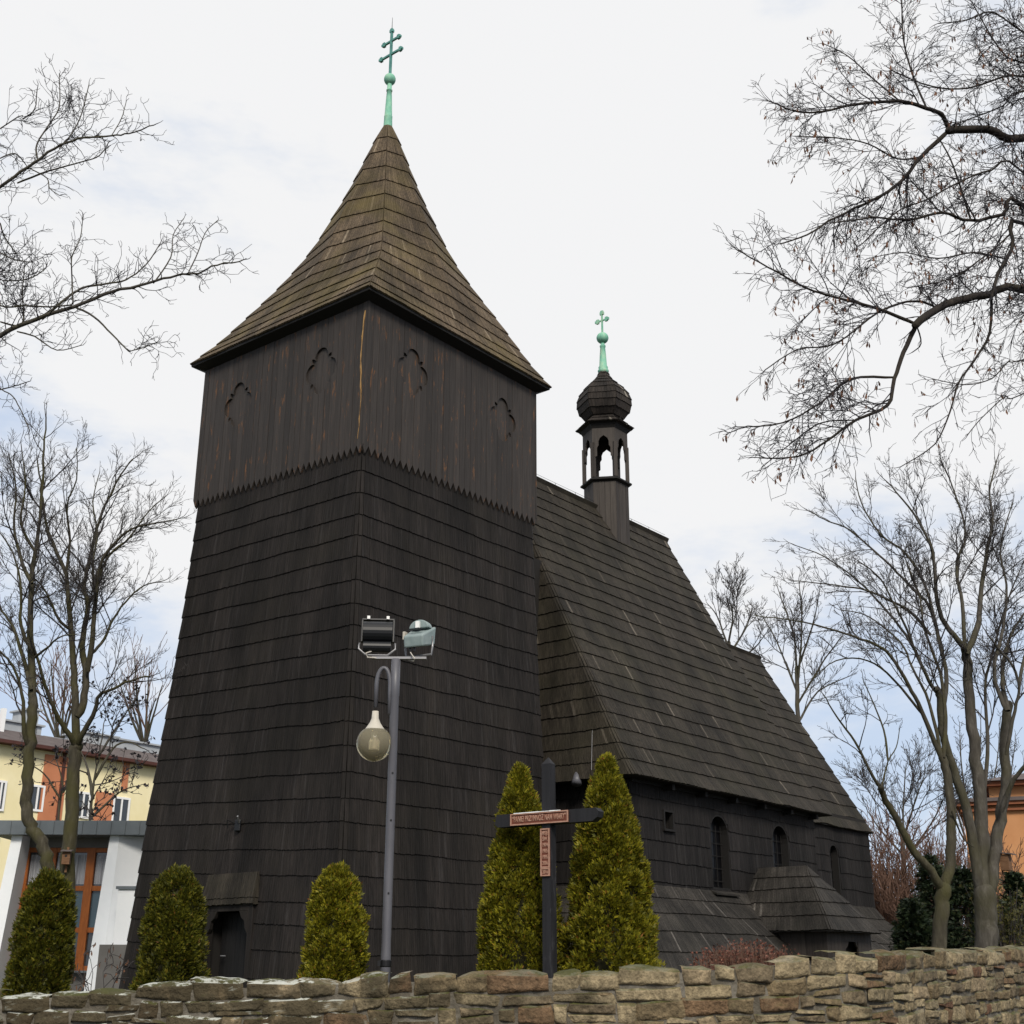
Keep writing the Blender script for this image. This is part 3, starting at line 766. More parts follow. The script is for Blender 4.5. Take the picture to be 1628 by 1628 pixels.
def smooth_path(pts, n=14):
    out = []
    for i in range(len(pts) - 1):
        p0, p1, p2, p3 = pts[max(0, i - 1)], pts[i], pts[i + 1], pts[min(len(pts) - 1, i + 2)]
        for k in range(n):
            t = k / n
            out.append(.5 * ((2 * p1) + (p2 - p0) * t + (2 * p0 - 5 * p1 + 4 * p2 - p3) * t * t + (3 * p1 - p0 - 3 * p2 + p3) * t ** 3))
    out.append(pts[-1]); return out


SP = smooth_path(P_); cum = [0.]
for a, b_ in zip(SP, SP[1:]): cum.append(cum[-1] + (b_ - a).length)
cumA = np.array(cum); SPA = np.array([tuple(p) for p in SP])


def wp(s):
    p = np.array([np.interp(s, cumA, SPA[:, i]) for i in range(3)]); q = np.array([np.interp(s + .05, cumA, SPA[:, i]) for i in range(3)]); q0 = np.array([np.interp(s - .05, cumA, SPA[:, i]) for i in range(3)])
    t = Vector(q - q0).normalized(); return Vector(p), t, Vector((t.y, -t.x, 0))


def top_z(s):
    x, y = wp(s)[0].x, wp(s)[0].y
    return float(np.interp(x, [-9.5, -3.2, -2.0, -.8, .7, 1.9, 2.7, 4.6, 7.6], [1.42, 1.485, 1.55, 1.595, 1.635, 1.71, 1.745, 1.83, 2.05]))


stone_wall = empty('stone_wall', 'rough sandstone rubble wall along the bottom of the view, mossy on top', 'wall', (0, 0, 0))
LW = cum[-1]; st = MB(); rg = random.Random(12)


def stone(s0, s1, z0, z1, bulge, top=False):
    nx, nz_ = 10, 8; ns = rg.uniform(0, 100); vs = []
    cs_ = [rg.uniform(-.022, .022) for _ in range(4)] + [rg.uniform(-.02, .02) for _ in range(4)]
    tilt = rg.uniform(-.02, .02); ins = rg.uniform(0, .022)
    for j in range(nz_ + 1):
        for i in range(nx + 1):
            u, v = i / nx, j / nz_
            su = s0 * (1 - u) + s1 * u + (cs_[0] * (1 - v) + cs_[1] * v) * (1 - u) + (cs_[2] * (1 - v) + cs_[3] * v) * u
            zz_ = z0 * (1 - v) + z1 * v + (cs_[4] * (1 - u) + cs_[5] * u) * (1 - v) + (cs_[6] * (1 - u) + cs_[7] * u) * v
            ex_, ez_ = abs(2 * u - 1), abs(2 * v - 1)
            e = max(0, 1 - ex_ ** 18) ** .5 * max(0, 1 - ez_ ** 16) ** .5
            nn = noise.noise((su * 9 + ns, zz_ * 9, ns)) * .5 + noise.noise((su * 28 + ns, zz_ * 28, ns)) * .3
            edge = (ex_ > .99) + (ez_ > .99)
            if edge:
                su += noise.noise((su * 14, zz_ * 14 + ns, 1)) * .012; zz_ += noise.noise((su * 14 + 7, zz_ * 14, 2 + ns)) * .010
            dpt = -.026 + e * (.018 + bulge * .25) + nn * .024 * (e + .2) + tilt * .7 * (v - .5) - ins * .6
            p, t, nr_ = wp(su); q = p + nr_ * dpt; vs.append((q.x, q.y, zz_))
    fs = [(j * (nx + 1) + i, j * (nx + 1) + i + 1, (j + 1) * (nx + 1) + i + 1, (j + 1) * (nx + 1) + i) for j in range(nz_) for i in range(nx)]
    st.add(vs, fs)
    # top and back: run the top edge back over the wall
    if top:
        dep = rg.uniform(.16, .24); row = [nz_ * (nx + 1) + i for i in range(nx + 1)]; base = len(st.v) - len(vs); up = rg.uniform(.0, .012)
        o = len(st.v)
        for r_ in (1, 2, 3):
            for i in range(nx + 1):
                x, y, z_ = vs[row[i]]; s_ = s0 + (s1 - s0) * i / nx; _, _, nr_ = wp(s_)
                e = (1 - abs(2 * i / nx - 1) ** 4); hh = (up + .010 * e) * math.sin(r_ / 3 * 2.2) + .015 * noise.noise((x * 9, y * 9, r_ * 2.))
                st.v.append((x - nr_.x * dep * r_ / 3, y - nr_.y * dep * r_ / 3, z_ + hh))
        prev = [base + k for k in row]
        for r_ in range(3):
            cur = [o + r_ * (nx + 1) + i for i in range(nx + 1)]
            for i in range(nx): st.f.append((prev[i], prev[i + 1], cur[i + 1], cur[i]))
            prev = cur


ROWS = 12
hts = [.12, .085, .105, .08, .11, .10, .11, .12, .13, .14, .15, .16]
zoff = 0.
for r_ in range(ROWS):
    s = rg.uniform(0, .2); h = hts[r_]
    while s < LW - .1:
        w_ = rg.choice((.12, .16, .2, .23, .27, .31, .36)) * rg.uniform(.85, 1.15)
        if r_ == 0: w_ = max(.16, w_)
        s1 = min(LW, s + w_); sm_ = (s + s1) / 2; tz = top_z(sm_)
        wv = .022 * noise.noise((sm_ * 1.3, r_ * 5.1, 0)); wv2 = .022 * noise.noise((sm_ * 1.3, (r_ + 1) * 5.1, 0))
        z1 = tz - zoff + (wv if r_ else rg.uniform(-.028, .014)); z0 = tz - zoff - h + wv2
        gp = rg.uniform(.0, .004)
        if z0 > .02:
            if r_ and w_ < .24 and rg.random() < .0: pass
            if r_ and w_ > .17 and rg.random() < .3:       # two thin stones one above the other
                zm = z0 + (z1 - z0) * rg.uniform(.38, .62)
                stone(s + gp, s1 - gp, z0 + gp, zm - gp * .6, .012); stone(s + gp, s1 - gp, zm + gp * .6, z1 - gp, .012)
            else: stone(s + gp, s1 - gp, z0 + gp, z1 - gp, rg.uniform(.005, .03), r_ == 0)
        s = s1
    zoff += h

ms = mat('wall_stone', (.2, .17, .12), .88, 0, .2); N, L, b = nodes(ms)
g_ = N.new("ShaderNodeNewGeometry"); t_ = N.new("ShaderNodeTexCoord")
r1 = ramp(N, [(0, (0.1492, 0.1124, 0.0643)), (.18, (0.2195, 0.1749, 0.1060)), (.36, (0.1229, 0.0957, 0.0605)), (.52, (0.2546, 0.2040, 0.1249)), (.66, (0.1756, 0.1415, 0.0870)), (.80, (0.1316, 0.0832, 0.0469)), (.88, (0.2371, 0.1831, 0.1135)), (.965, (0.1141, 0.0625, 0.0378))])
r1.color_ramp.interpolation = 'CONSTANT'; L.new(g_.outputs['Random Per Island'], r1.inputs[0])
nA = N.new("ShaderNodeTexNoise"); nA.inputs['Scale'].default_value = 11; nA.inputs['Detail'].default_value = 8; nA.inputs['Roughness'].default_value = .7; L.new(t_.outputs['Object'], nA.inputs['Vector'])
sc_ = N.new("ShaderNodeVectorMath"); sc_.operation = 'SCALE'; L.new(r1.outputs[0], sc_.inputs[0]); nD = N.new("ShaderNodeTexNoise"); nD.inputs['Scale'].default_value = 55; nD.inputs['Detail'].default_value = 5; nD.inputs['Roughness'].default_value = .7; L.new(t_.outputs['Object'], nD.inputs['Vector'])
mu_ = N.new("ShaderNodeMath"); mu_.operation = 'MULTIPLY'; L.new(maprange(N, L, nA.outputs['Fac'], .3, .7, .38, 1.55), mu_.inputs[0]); L.new(maprange(N, L, nD.outputs['Fac'], .3, .7, .65, 1.35), mu_.inputs[1]); L.new(mu_.outputs[0], sc_.inputs['Scale'])
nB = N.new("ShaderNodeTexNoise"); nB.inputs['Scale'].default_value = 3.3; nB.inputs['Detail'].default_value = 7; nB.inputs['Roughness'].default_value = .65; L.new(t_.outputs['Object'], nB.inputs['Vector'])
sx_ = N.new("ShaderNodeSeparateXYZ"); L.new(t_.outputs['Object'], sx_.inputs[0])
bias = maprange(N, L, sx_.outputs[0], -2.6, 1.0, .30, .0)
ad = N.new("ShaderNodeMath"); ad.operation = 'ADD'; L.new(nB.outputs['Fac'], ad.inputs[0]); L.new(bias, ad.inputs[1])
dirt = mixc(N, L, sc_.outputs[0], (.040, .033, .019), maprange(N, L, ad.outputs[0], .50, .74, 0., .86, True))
nrm_ = N.new("ShaderNodeSeparateXYZ"); L.new(g_.outputs['True Normal'], nrm_.inputs[0])
up_ = maprange(N, L, nrm_.outputs[2], .25, .8, 0., 1.)
mm = N.new("ShaderNodeMath"); mm.operation = 'MULTIPLY'; L.new(up_, mm.inputs[0]); L.new(maprange(N, L, nB.outputs['Fac'], .38, .6, .15, .9, True), mm.inputs[1])
nP = N.new("ShaderNodeTexNoise"); nP.inputs['Scale'].default_value = 7; nP.inputs['Detail'].default_value = 6; nP.inputs['Roughness'].default_value = .7; L.new(t_.outputs['Object'], nP.inputs['Vector'])
pa_ = N.new("ShaderNodeMath"); pa_.operation = 'MULTIPLY'; L.new(maprange(N, L, nP.outputs['Fac'], .47, .56, 0., .95, True), pa_.inputs[0])
pb_ = N.new("ShaderNodeMath"); pb_.operation = 'MULTIPLY'; L.new(up_, pb_.inputs[0]); L.new(maprange(N, L, sx_.outputs[0], -1.3, -.4, 1., .12), pb_.inputs[1]); L.new(pb_.outputs[0], pa_.inputs[1])
moss = mixc(N, L, mixc(N, L, dirt, (.06, .062, .018), mm.outputs[0]), (.42, .43, .39), pa_.outputs[0])
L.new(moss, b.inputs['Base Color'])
bp = N.new("ShaderNodeBump"); bp.inputs['Strength'].default_value = 1.; bp.inputs['Distance'].default_value = .02
nC = N.new("ShaderNodeTexNoise"); nC.inputs['Scale'].default_value = 38; nC.inputs['Detail'].default_value = 6; L.new(t_.outputs['Object'], nC.inputs['Vector']); L.new(nC.outputs['Fac'], bp.inputs['Height']); L.new(bp.outputs[0], b.inputs['Normal'])
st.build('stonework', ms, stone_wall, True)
# mortar core
mc = noisy('sandy_mortar', [(.3, (.055, .047, .035)), (.5, (.10, .088, .068)), (.62, (.16, .145, .12)), (.75, (.045, .038, .028))], 6, bump=.6, bscale=50)
co = MB(); rings = []
for s in np.linspace(0, LW, 90):
    p, t, nr_ = wp(s); z_ = top_z(s) - .045
    a = p + nr_ * -.031; c = p - nr_ * .33; rings.append([(a.x, a.y, 0), (c.x, c.y, 0), (c.x, c.y, z_), (a.x, a.y, z_)])
co.loft(rings); co.build('mortar_core', mc, stone_wall)


# ================================================================ thujas, shrubs
def spray(mb, rg, p, nrm, size, n=5):
    """one flat fan of scale leaves"""
    nrm = Vector(nrm).normalized(); ax = nrm.orthogonal().normalized(); ax.rotate(Matrix.Rotation(rg.uniform(0, 6.28), 3, nrm)); sd_ = nrm.cross(ax)
    o = len(mb.v)
    k = size
    c = p
    for q in (-1, 0, 1):
        dr = (nrm + ax * q * .55 + sd_ * rg.uniform(-.3, .3)).normalized(); wv = sd_.cross(dr).normalized() if q == 0 else dr.cross(sd_).normalized(); kk = k * (1.15 if q == 0 else .85); b_ = c + dr * kk * .1
        o = len(mb.v); wd_ = kk * .15
        for p_ in (b_, b_ + dr * kk * .5 + wv * wd_, b_ + dr * kk, b_ + dr * kk * .5 - wv * wd_): mb.v.append(tuple(p_))
        mb.f.append((o, o + 1, o + 2, o + 3))


def column_plant(name, label, x, y, z0, z1, rad, m, clumps, seed, prof, group, leaf=.05, cat='shrub'):
    rg = random.Random(seed); e = empty(name, label, cat, (x, y, z0), 0, group); H = z1 - z0; mb = MB(); sd0 = seed * 7.3
    nl_ = max(30, clumps // 13)
    for i in range(nl_):
        v = ((i + rg.random()) / nl_) ** .9; a = i * 2.39996 + rg.uniform(-.5, .5)
        r_ = rad * np.interp(v, [q[0] for q in prof], [q[1] for q in prof]); r_ *= (1 + .13 * noise.noise((math.cos(a) * 1.6 + sd0, math.sin(a) * 1.6, v * H * 1.7))) * rg.uniform(.80, 1.06)
        ls_ = rg.uniform(.75, 1.35) * min(.13, .055 + r_ * .13)
        out = Vector((math.cos(a), math.sin(a), .35 + .8 * v)).normalized(); c = Vector((r_ * math.cos(a), r_ * math.sin(a), v * H)) - out * ls_ * .55
        for k in range(int(clumps / nl_ * 13)):
            dv = Vector((rg.gauss(0, 1), rg.gauss(0, 1), rg.gauss(0, 1))).normalized()
            if dv.dot(out) < -.25: dv = -dv
            dv.z += .25; q_ = c + Vector((dv.x, dv.y, dv.z * 1.25)) * ls_ * rg.uniform(.55, 1.05)
            spray(mb, rg, q_, dv * .8 + out * .25 + Vector((rg.gauss(0, .35), rg.gauss(0, .35), .3)), leaf * rg.uniform(.6, 1.2))
    mb.build('foliage', m, e)
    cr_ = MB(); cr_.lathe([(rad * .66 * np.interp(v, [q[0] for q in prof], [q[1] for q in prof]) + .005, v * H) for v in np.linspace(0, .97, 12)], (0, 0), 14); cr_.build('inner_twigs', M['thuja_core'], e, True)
    return e


short = [(0, 1.), (.2, .98), (.5, .86), (.72, .76), (.88, .62), (1, .24)]
cone = [(0, .95), (.18, 1.), (.45, .82), (.7, .58), (.88, .32), (1, .06)]
TG = 'thujas in a row behind the stone wall'
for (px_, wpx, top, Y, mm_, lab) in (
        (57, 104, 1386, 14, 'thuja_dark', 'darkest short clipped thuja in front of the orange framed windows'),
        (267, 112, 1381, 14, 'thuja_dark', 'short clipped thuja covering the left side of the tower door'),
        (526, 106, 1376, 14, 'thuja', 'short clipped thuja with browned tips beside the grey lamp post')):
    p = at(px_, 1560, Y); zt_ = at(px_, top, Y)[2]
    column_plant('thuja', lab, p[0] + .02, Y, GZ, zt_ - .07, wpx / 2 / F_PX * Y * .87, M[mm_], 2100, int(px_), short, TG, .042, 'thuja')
for (px_, wpx, top, Y, lab, sd_) in ((822, 140, 1215, 15.2, 'tall pointed thuja standing behind the left arm of the wooden cross', 77), (968, 156, 1199, 15.0, 'tallest yellow green pointed thuja under the right arm of the wooden cross', 91)):
    p = at(px_, 1560, Y); zt_ = at(px_, top, Y)[2]
    column_plant('thuja', lab, p[0] + .03, Y, GZ, zt_ - .09, wpx / 2 / F_PX * Y * .90, M['thuja'], 3900, sd_, cone, TG, .050, 'thuja')

# red-brown barberry behind the wall
e = empty('barberry_bush', 'low red brown leafy bush behind the stone wall by the church porch', 'bush', (at(1190, 1520, 12)[0], 12., GZ)); rg = random.Random(5); mb = MB(); tb = MB()
for i in range(520):
    u = rg.uniform(-1, 1); x_ = u * .46; yy_ = rg.uniform(-.25, .25); hh = (.80 + .05 * noise.noise((u * 3, 1, 1))) * (1 - .16 * u * u) * rg.uniform(.82, 1.04)
    pts = [(x_ * .7, yy_ * .6, 0), (x_ * .9, yy_ * .9, hh * .6), (x_ + rg.uniform(-.05, .05), yy_ + rg.uniform(-.05, .05), hh)]
    tb.tube(pts, [.005, .004, .002], 3, False)
    for k in range(6): spray(mb, rg, Vector(pts[2]) + Vector((rg.uniform(-.05, .05), rg.uniform(-.05, .05), rg.uniform(-.2, .02))), (rg.gauss(0, 1), rg.gauss(0, 1), rg.uniform(0, 1.2)), rg.uniform(.015, .032))
mb.build('foliage', M['barberry'], e); tb.build('stems', M['twig_warm'], e)

# ================================================================ lamp post with globe and floodlights
LX, LY = -1.295, 14.0
lp = empty('lamp_post', 'grey steel lamp post with one hanging globe lamp, in front of the dark tower', 'lamp post', (LX, LY, GZ))
zt_ = at(630, 1048, 14)[2] - GZ; zg = at(622, 1620, 14)[2] - GZ
q = MB(); q.lathe([(.054, 0), (.052, .75), (.049, .78), (.047, zt_ - .42), (.051, zt_ - .41), (.051, zt_), (.02, zt_ + .005)], (0, 0), 20); q.build('pole', M['pole'], lp, True)
q = MB(); q.lathe([(.054, .62), (.060, .63), (.060, .68), (.054, .69)], (0, 0), 20); q.box((-.065, -.02, .655), (.03, .04, .05)); q.build('clamp', M['iron'], lp)
for zz in (1.35, 2.1, 2.6): q = MB(); q.box((.01, -.048, zz), (.018, .012, .018)); q.build('screw', M['iron'], lp)
gx = at(595, 1180, 14)[0] - LX; gz = at(595, 1182, 14)[2] - GZ; gr = .195
arm = [(-.05, 0, zt_ - .62), (-.055, 0, zt_ - .35)] + [(-.055 - (-.055 - gx) * (1 - math.cos(a)) / 2, 0, zt_ - .30 + .20 * math.sin(a)) for a in np.linspace(.2, math.pi * .93, 12)] + [(gx, 0, gz + gr + .2)]
q = MB(); q.tube(arm, .023, 10); q.build('arm', M['pole'], lp, True)
q = MB(); q.lathe([(.035, gz + gr + .16), (.04, gz + gr + .08), (.06, gz + gr + .03), (.10, gz + gr - .03), (.125, gz + gr - .055)], (gx, 0), 20); q.build('lamp_cap', M['lamp_cap'], lp, True)
q = MB(); q.lathe([(.128, gz + gr - .075), (.132, gz + gr - .07), (.132, gz + gr - .055), (.128, gz + gr - .05)], (gx, 0), 20); q.build('collar', M['iron'], lp)
mg = mat('smoked_acrylic_globe', (.62, .56, .40), .06, 0, .6); N, L, b = nodes(mg); b.inputs['Transmission Weight'].default_value = .78; b.inputs['IOR'].default_value = 1.12
q = MB(); q.lathe([(.01, gz - gr)] + [(gr * math.sin(a), gz - gr * math.cos(a)) for a in np.linspace(.08, 2.42, 24)], (gx, 0), 32); q.build('globe', mg, lp, True)
q = MB(); q.lathe([(.05, gz - .07), (.055, gz - .06), (.055, gz + .02), (.03, gz + .06), (.03, gz + .14)], (gx, 0), 16); q.build('bulb_holder', M['lamp_cap'], lp)
q = MB(); q.bar((-.27, 0, zt_ + .012), (.34, 0, zt_ + .012), .05, .025); q.build('crossbar', M['galv'], lp)


def floodlight(name, label, px_, zc, black):
    cx = at(px_, 1015, 14)[0]; zc0 = zc
    e = empty(name, label, 'floodlight', (cx, LY, zc0), R(4 if black else -24), 'floodlights on the lamp post')
    if black:
        # back of the housing: curved shell, flat frame, round gear box below
        b_ = MB(); prof_ = [(.10, .0), (.10, .26)] + [(.10 - .24 * math.sin(a) * (1 - .2 * math.sin(a)), .26 - .26 * (1 - math.cos(a)) / 2 * 1.0) for a in np.linspace(.12, math.pi - .1, 12)]
        tilt = Matrix.Rotation(R(-8), 3, 'X')
        pts = [tilt @ Vector((0, y_, z_)) for y_, z_ in [(.10, .0), (.10, .27)] + [(.10 - .15 * math.sin(a), .13 + .135 * math.cos(a)) for a in np.linspace(.15, math.pi - .15, 12)]]
        n = len(pts); vs = [(-.165, p.y, p.z) for p in pts] + [(.165, p.y, p.z) for p in pts]
        b_.add(vs, [tuple(range(n)), tuple(range(n, 2 * n))[::-1]] + [(i, n + i, n + (i + 1) % n, (i + 1) % n) for i in range(n)])
        b_.build('housing', M['black_metal'], e)
        r_ = MB(); r_.box((0, .12, .275), (.37, .05, .022), 0, tilt); r_.box((-.178, .10, .135), (.02, .05, .27), 0, tilt); r_.box((.178, .10, .135), (.02, .05, .27), 0, tilt); r_.build('rim', M['black_metal'], e, bevel=.004)
        c_ = MB(); c_.tube([(-.155, .02, -.065), (.155, .02, -.065)], .062, 16); c_.build('gear_box', M['black_metal'], e)
        for x in (-.11, .11): k_ = MB(); k_.box((x, .09, .29), (.032, .06, .035)); k_.build('clip', M['white_clip'], e)
        u_ = MB(); u_.tube([(-.20, .03, -.02), (-.205, .02, -.09), (-.12, .0, -.165), (.12, .0, -.165), (.205, .02, -.09), (.20, .03, -.02)], .012, 6); u_.build('bracket', M['galv'], e)
        w_ = MB(); w_.tube([(-.06, .0, -.12), (-.12, -.03, -.15), (-.10, -.04, -.2), (.0, -.02, -.2)], .008, 5); w_.build('cable', M['cable'], e)
    else:
        b_ = MB(); b_.hexa([(-.12, -.11, -.08), (.12, -.11, -.08), (.15, .12, -.02), (-.15, .12, -.02), (-.125, -.13, .05), (.125, -.13, .05), (.155, .14, .20), (-.155, .14, .20)])
        b_.build('housing', M['grey_metal'], e, bevel=.018)
        d_ = MB(); n = 14; pr_ = [(.125 * math.cos(a), .115 + .10 * math.sin(a)) for a in np.linspace(0, math.pi, n)]; d_.prism(pr_, (0, .10, .05), (1, 0, 0), (0, 0, 1), .10); d_.build('dome', M['grey_metal'], e, bevel=.01)
        r_ = MB(); r_.box((0, -.075, .135), (.17, .02, .016)); r_.build('latch', M['black_metal'], e)
        k_ = MB(); k_.box((.0, -.02, .20), (.045, .035, .075)); k_.build('clip', M['white_clip'], e)
        u_ = MB(); u_.tube([(-.17, .02, .06), (-.172, .02, -.06), (-.16, .02, -.15), (.16, .02, -.15), (.172, .02, -.06), (.17, .02, .06)], .013, 6); u_.build('bracket', M['galv'], e)
        s_ = MB(); s_.box((-.17, .0, .09), (.03, .06, .09)); s_.build('side_box', M['lamp_cap'], e)
        for x in (-.06, -.01): g_ = MB(); g_.lathe([(.014, -.12), (.016, -.07)], (x, -.07), 8); g_.build('gland', M['black_metal'], e)
        w_ = MB(); w_.tube([(-.06, -.07, -.12), (-.03, -.08, -.16), (.0, -.07, -.2), (-.03, -.03, -.22), (-.12, .0, -.19)], .007, 5); w_.build('cable', M['cable'], e)


zbar = at(630, 1046, 14)[2] + .03
floodlight('floodlight', 'black floodlight with two white clips, left one on top of the lamp post', 600, zbar + .165, True)
floodlight('floodlight', 'grey floodlight with a rounded back, right one on top of the lamp post', 665, zbar + .15, False)

# ================================================================ wooden mission cross
CX, CY = .418, 14.5; CA = R(-34)
wc = empty('wooden_cross', 'dark wooden wayside cross with red brown lettered plaques between two thujas', 'cross', (CX, CY, GZ), CA)
zt_ = at(874, 1208, 14.5)[2] - GZ; za = at(873, 1301, 14.5)[2] - GZ
q = MB(); w_ = .056
q.hexa([(-w_, -w_, 0), (w_, -w_, 0), (w_, w_, 0), (-w_, w_, 0), (-w_, -w_, zt_ - .05), (w_, -w_, zt_ - .05), (w_, w_, zt_ - .05), (-w_, w_, zt_ - .05)])
q.add([(-w_, -w_, zt_ - .05), (w_, -w_, zt_ - .05), (w_, w_, zt_ - .05), (-w_, w_, zt_ - .05), (0, 0, zt_ + .03)], [(0, 1, 4), (1, 2, 4), (2, 3, 4), (3, 0, 4)])
q.build('post', M['dark_wood'], wc)
q = MB(); q.prism([(-.68, -.04), (-.64, -.07), (.60, -.07), (.66, -.03), (.68, .03), (.64, .07), (-.66, .07)], (0, -.07, za), (1, 0, 0), (0, 0, 1), -.12); q.build('crossbeam', M['dark_wood'], wc)


def text(body, size, m, parent, loc, sx=1., depth=.003, name='lettering'):
    cu = bpy.data.curves.new('t', 'FONT'); cu.body = body; cu.size = size; cu.align_x = 'CENTER'; cu.align_y = 'CENTER'; cu.extrude = depth; cu.offset = .0012; cu.space_character = 1.05
    o = bpy.data.objects.new('t', cu); col.objects.link(o); dg = bpy.context.evaluated_depsgraph_get(); me = bpy.data.meshes.new_from_object(o.evaluated_get(dg)); bpy.data.objects.remove(o)
    me.transform(Matrix.Diagonal((sx, 1, 1, 1))); me.transform(Matrix.Rotation(R(90), 4, 'X')); me.transform(Matrix.Translation(loc))
    return mesh_obj(name, me, m, parent)


def plaque(x, z, w, h, lines, size, sx, rim=True, pitch=None):
    p = empty('plaque', None, None); p.parent = wc
    yf = -.072 if rim == 'arm' else -.058
    b_ = MB(); b_.box((x, yf - .006, z), (w, .012, h)); b_.build('board', M['plaque'], p)
    r_ = MB(); t = .014
    for s_ in (-1, 1): r_.box((x, yf - .012, z + s_ * (h - t) / 2), (w, .022, t)); r_.box((x + s_ * (w - t) / 2, yf - .012, z), (t, .022, h - 2 * t))
    r_.build('rim', M['plaque_edge'], p)
    n = len(lines)
    for i, l in enumerate(lines): text(l, size, M['plaque_edge'], p, (x, yf - .016, z + ((n - 1) / 2 - i) * (pitch or 0)), sx)
    if rim == 'arm':
        s_ = MB(); rg = random.Random(3)
        for k in range(9): s_.box((x - .30 + k * .068, yf - .012, z + h / 2 + .003), (.064, .028, .007 + rg.uniform(0, .006)))
        s_.build('snow_white_rim_top', M['white_paint'], p); s_.v


plaque(-.075, za, .76, .128, ['“PANIE! PRZYMNÓŻ NAM WIARY”'], .088, .50, 'arm')
zp = at(866, 1349, 14.5)[2] - GZ
plaque(-.005, zp, .118, .42, ['MISJE', 'ŚW.', '1974', '1985', '1995', '2006'], .058, .6, True, .064)
plaque(-.005, zp - .255, .118, .085, ['2016'], .055, .62)
for o in list(bpy.data.objects):
    if o.name.startswith('snow_white_rim_top'): o.name = 'worn_edge'


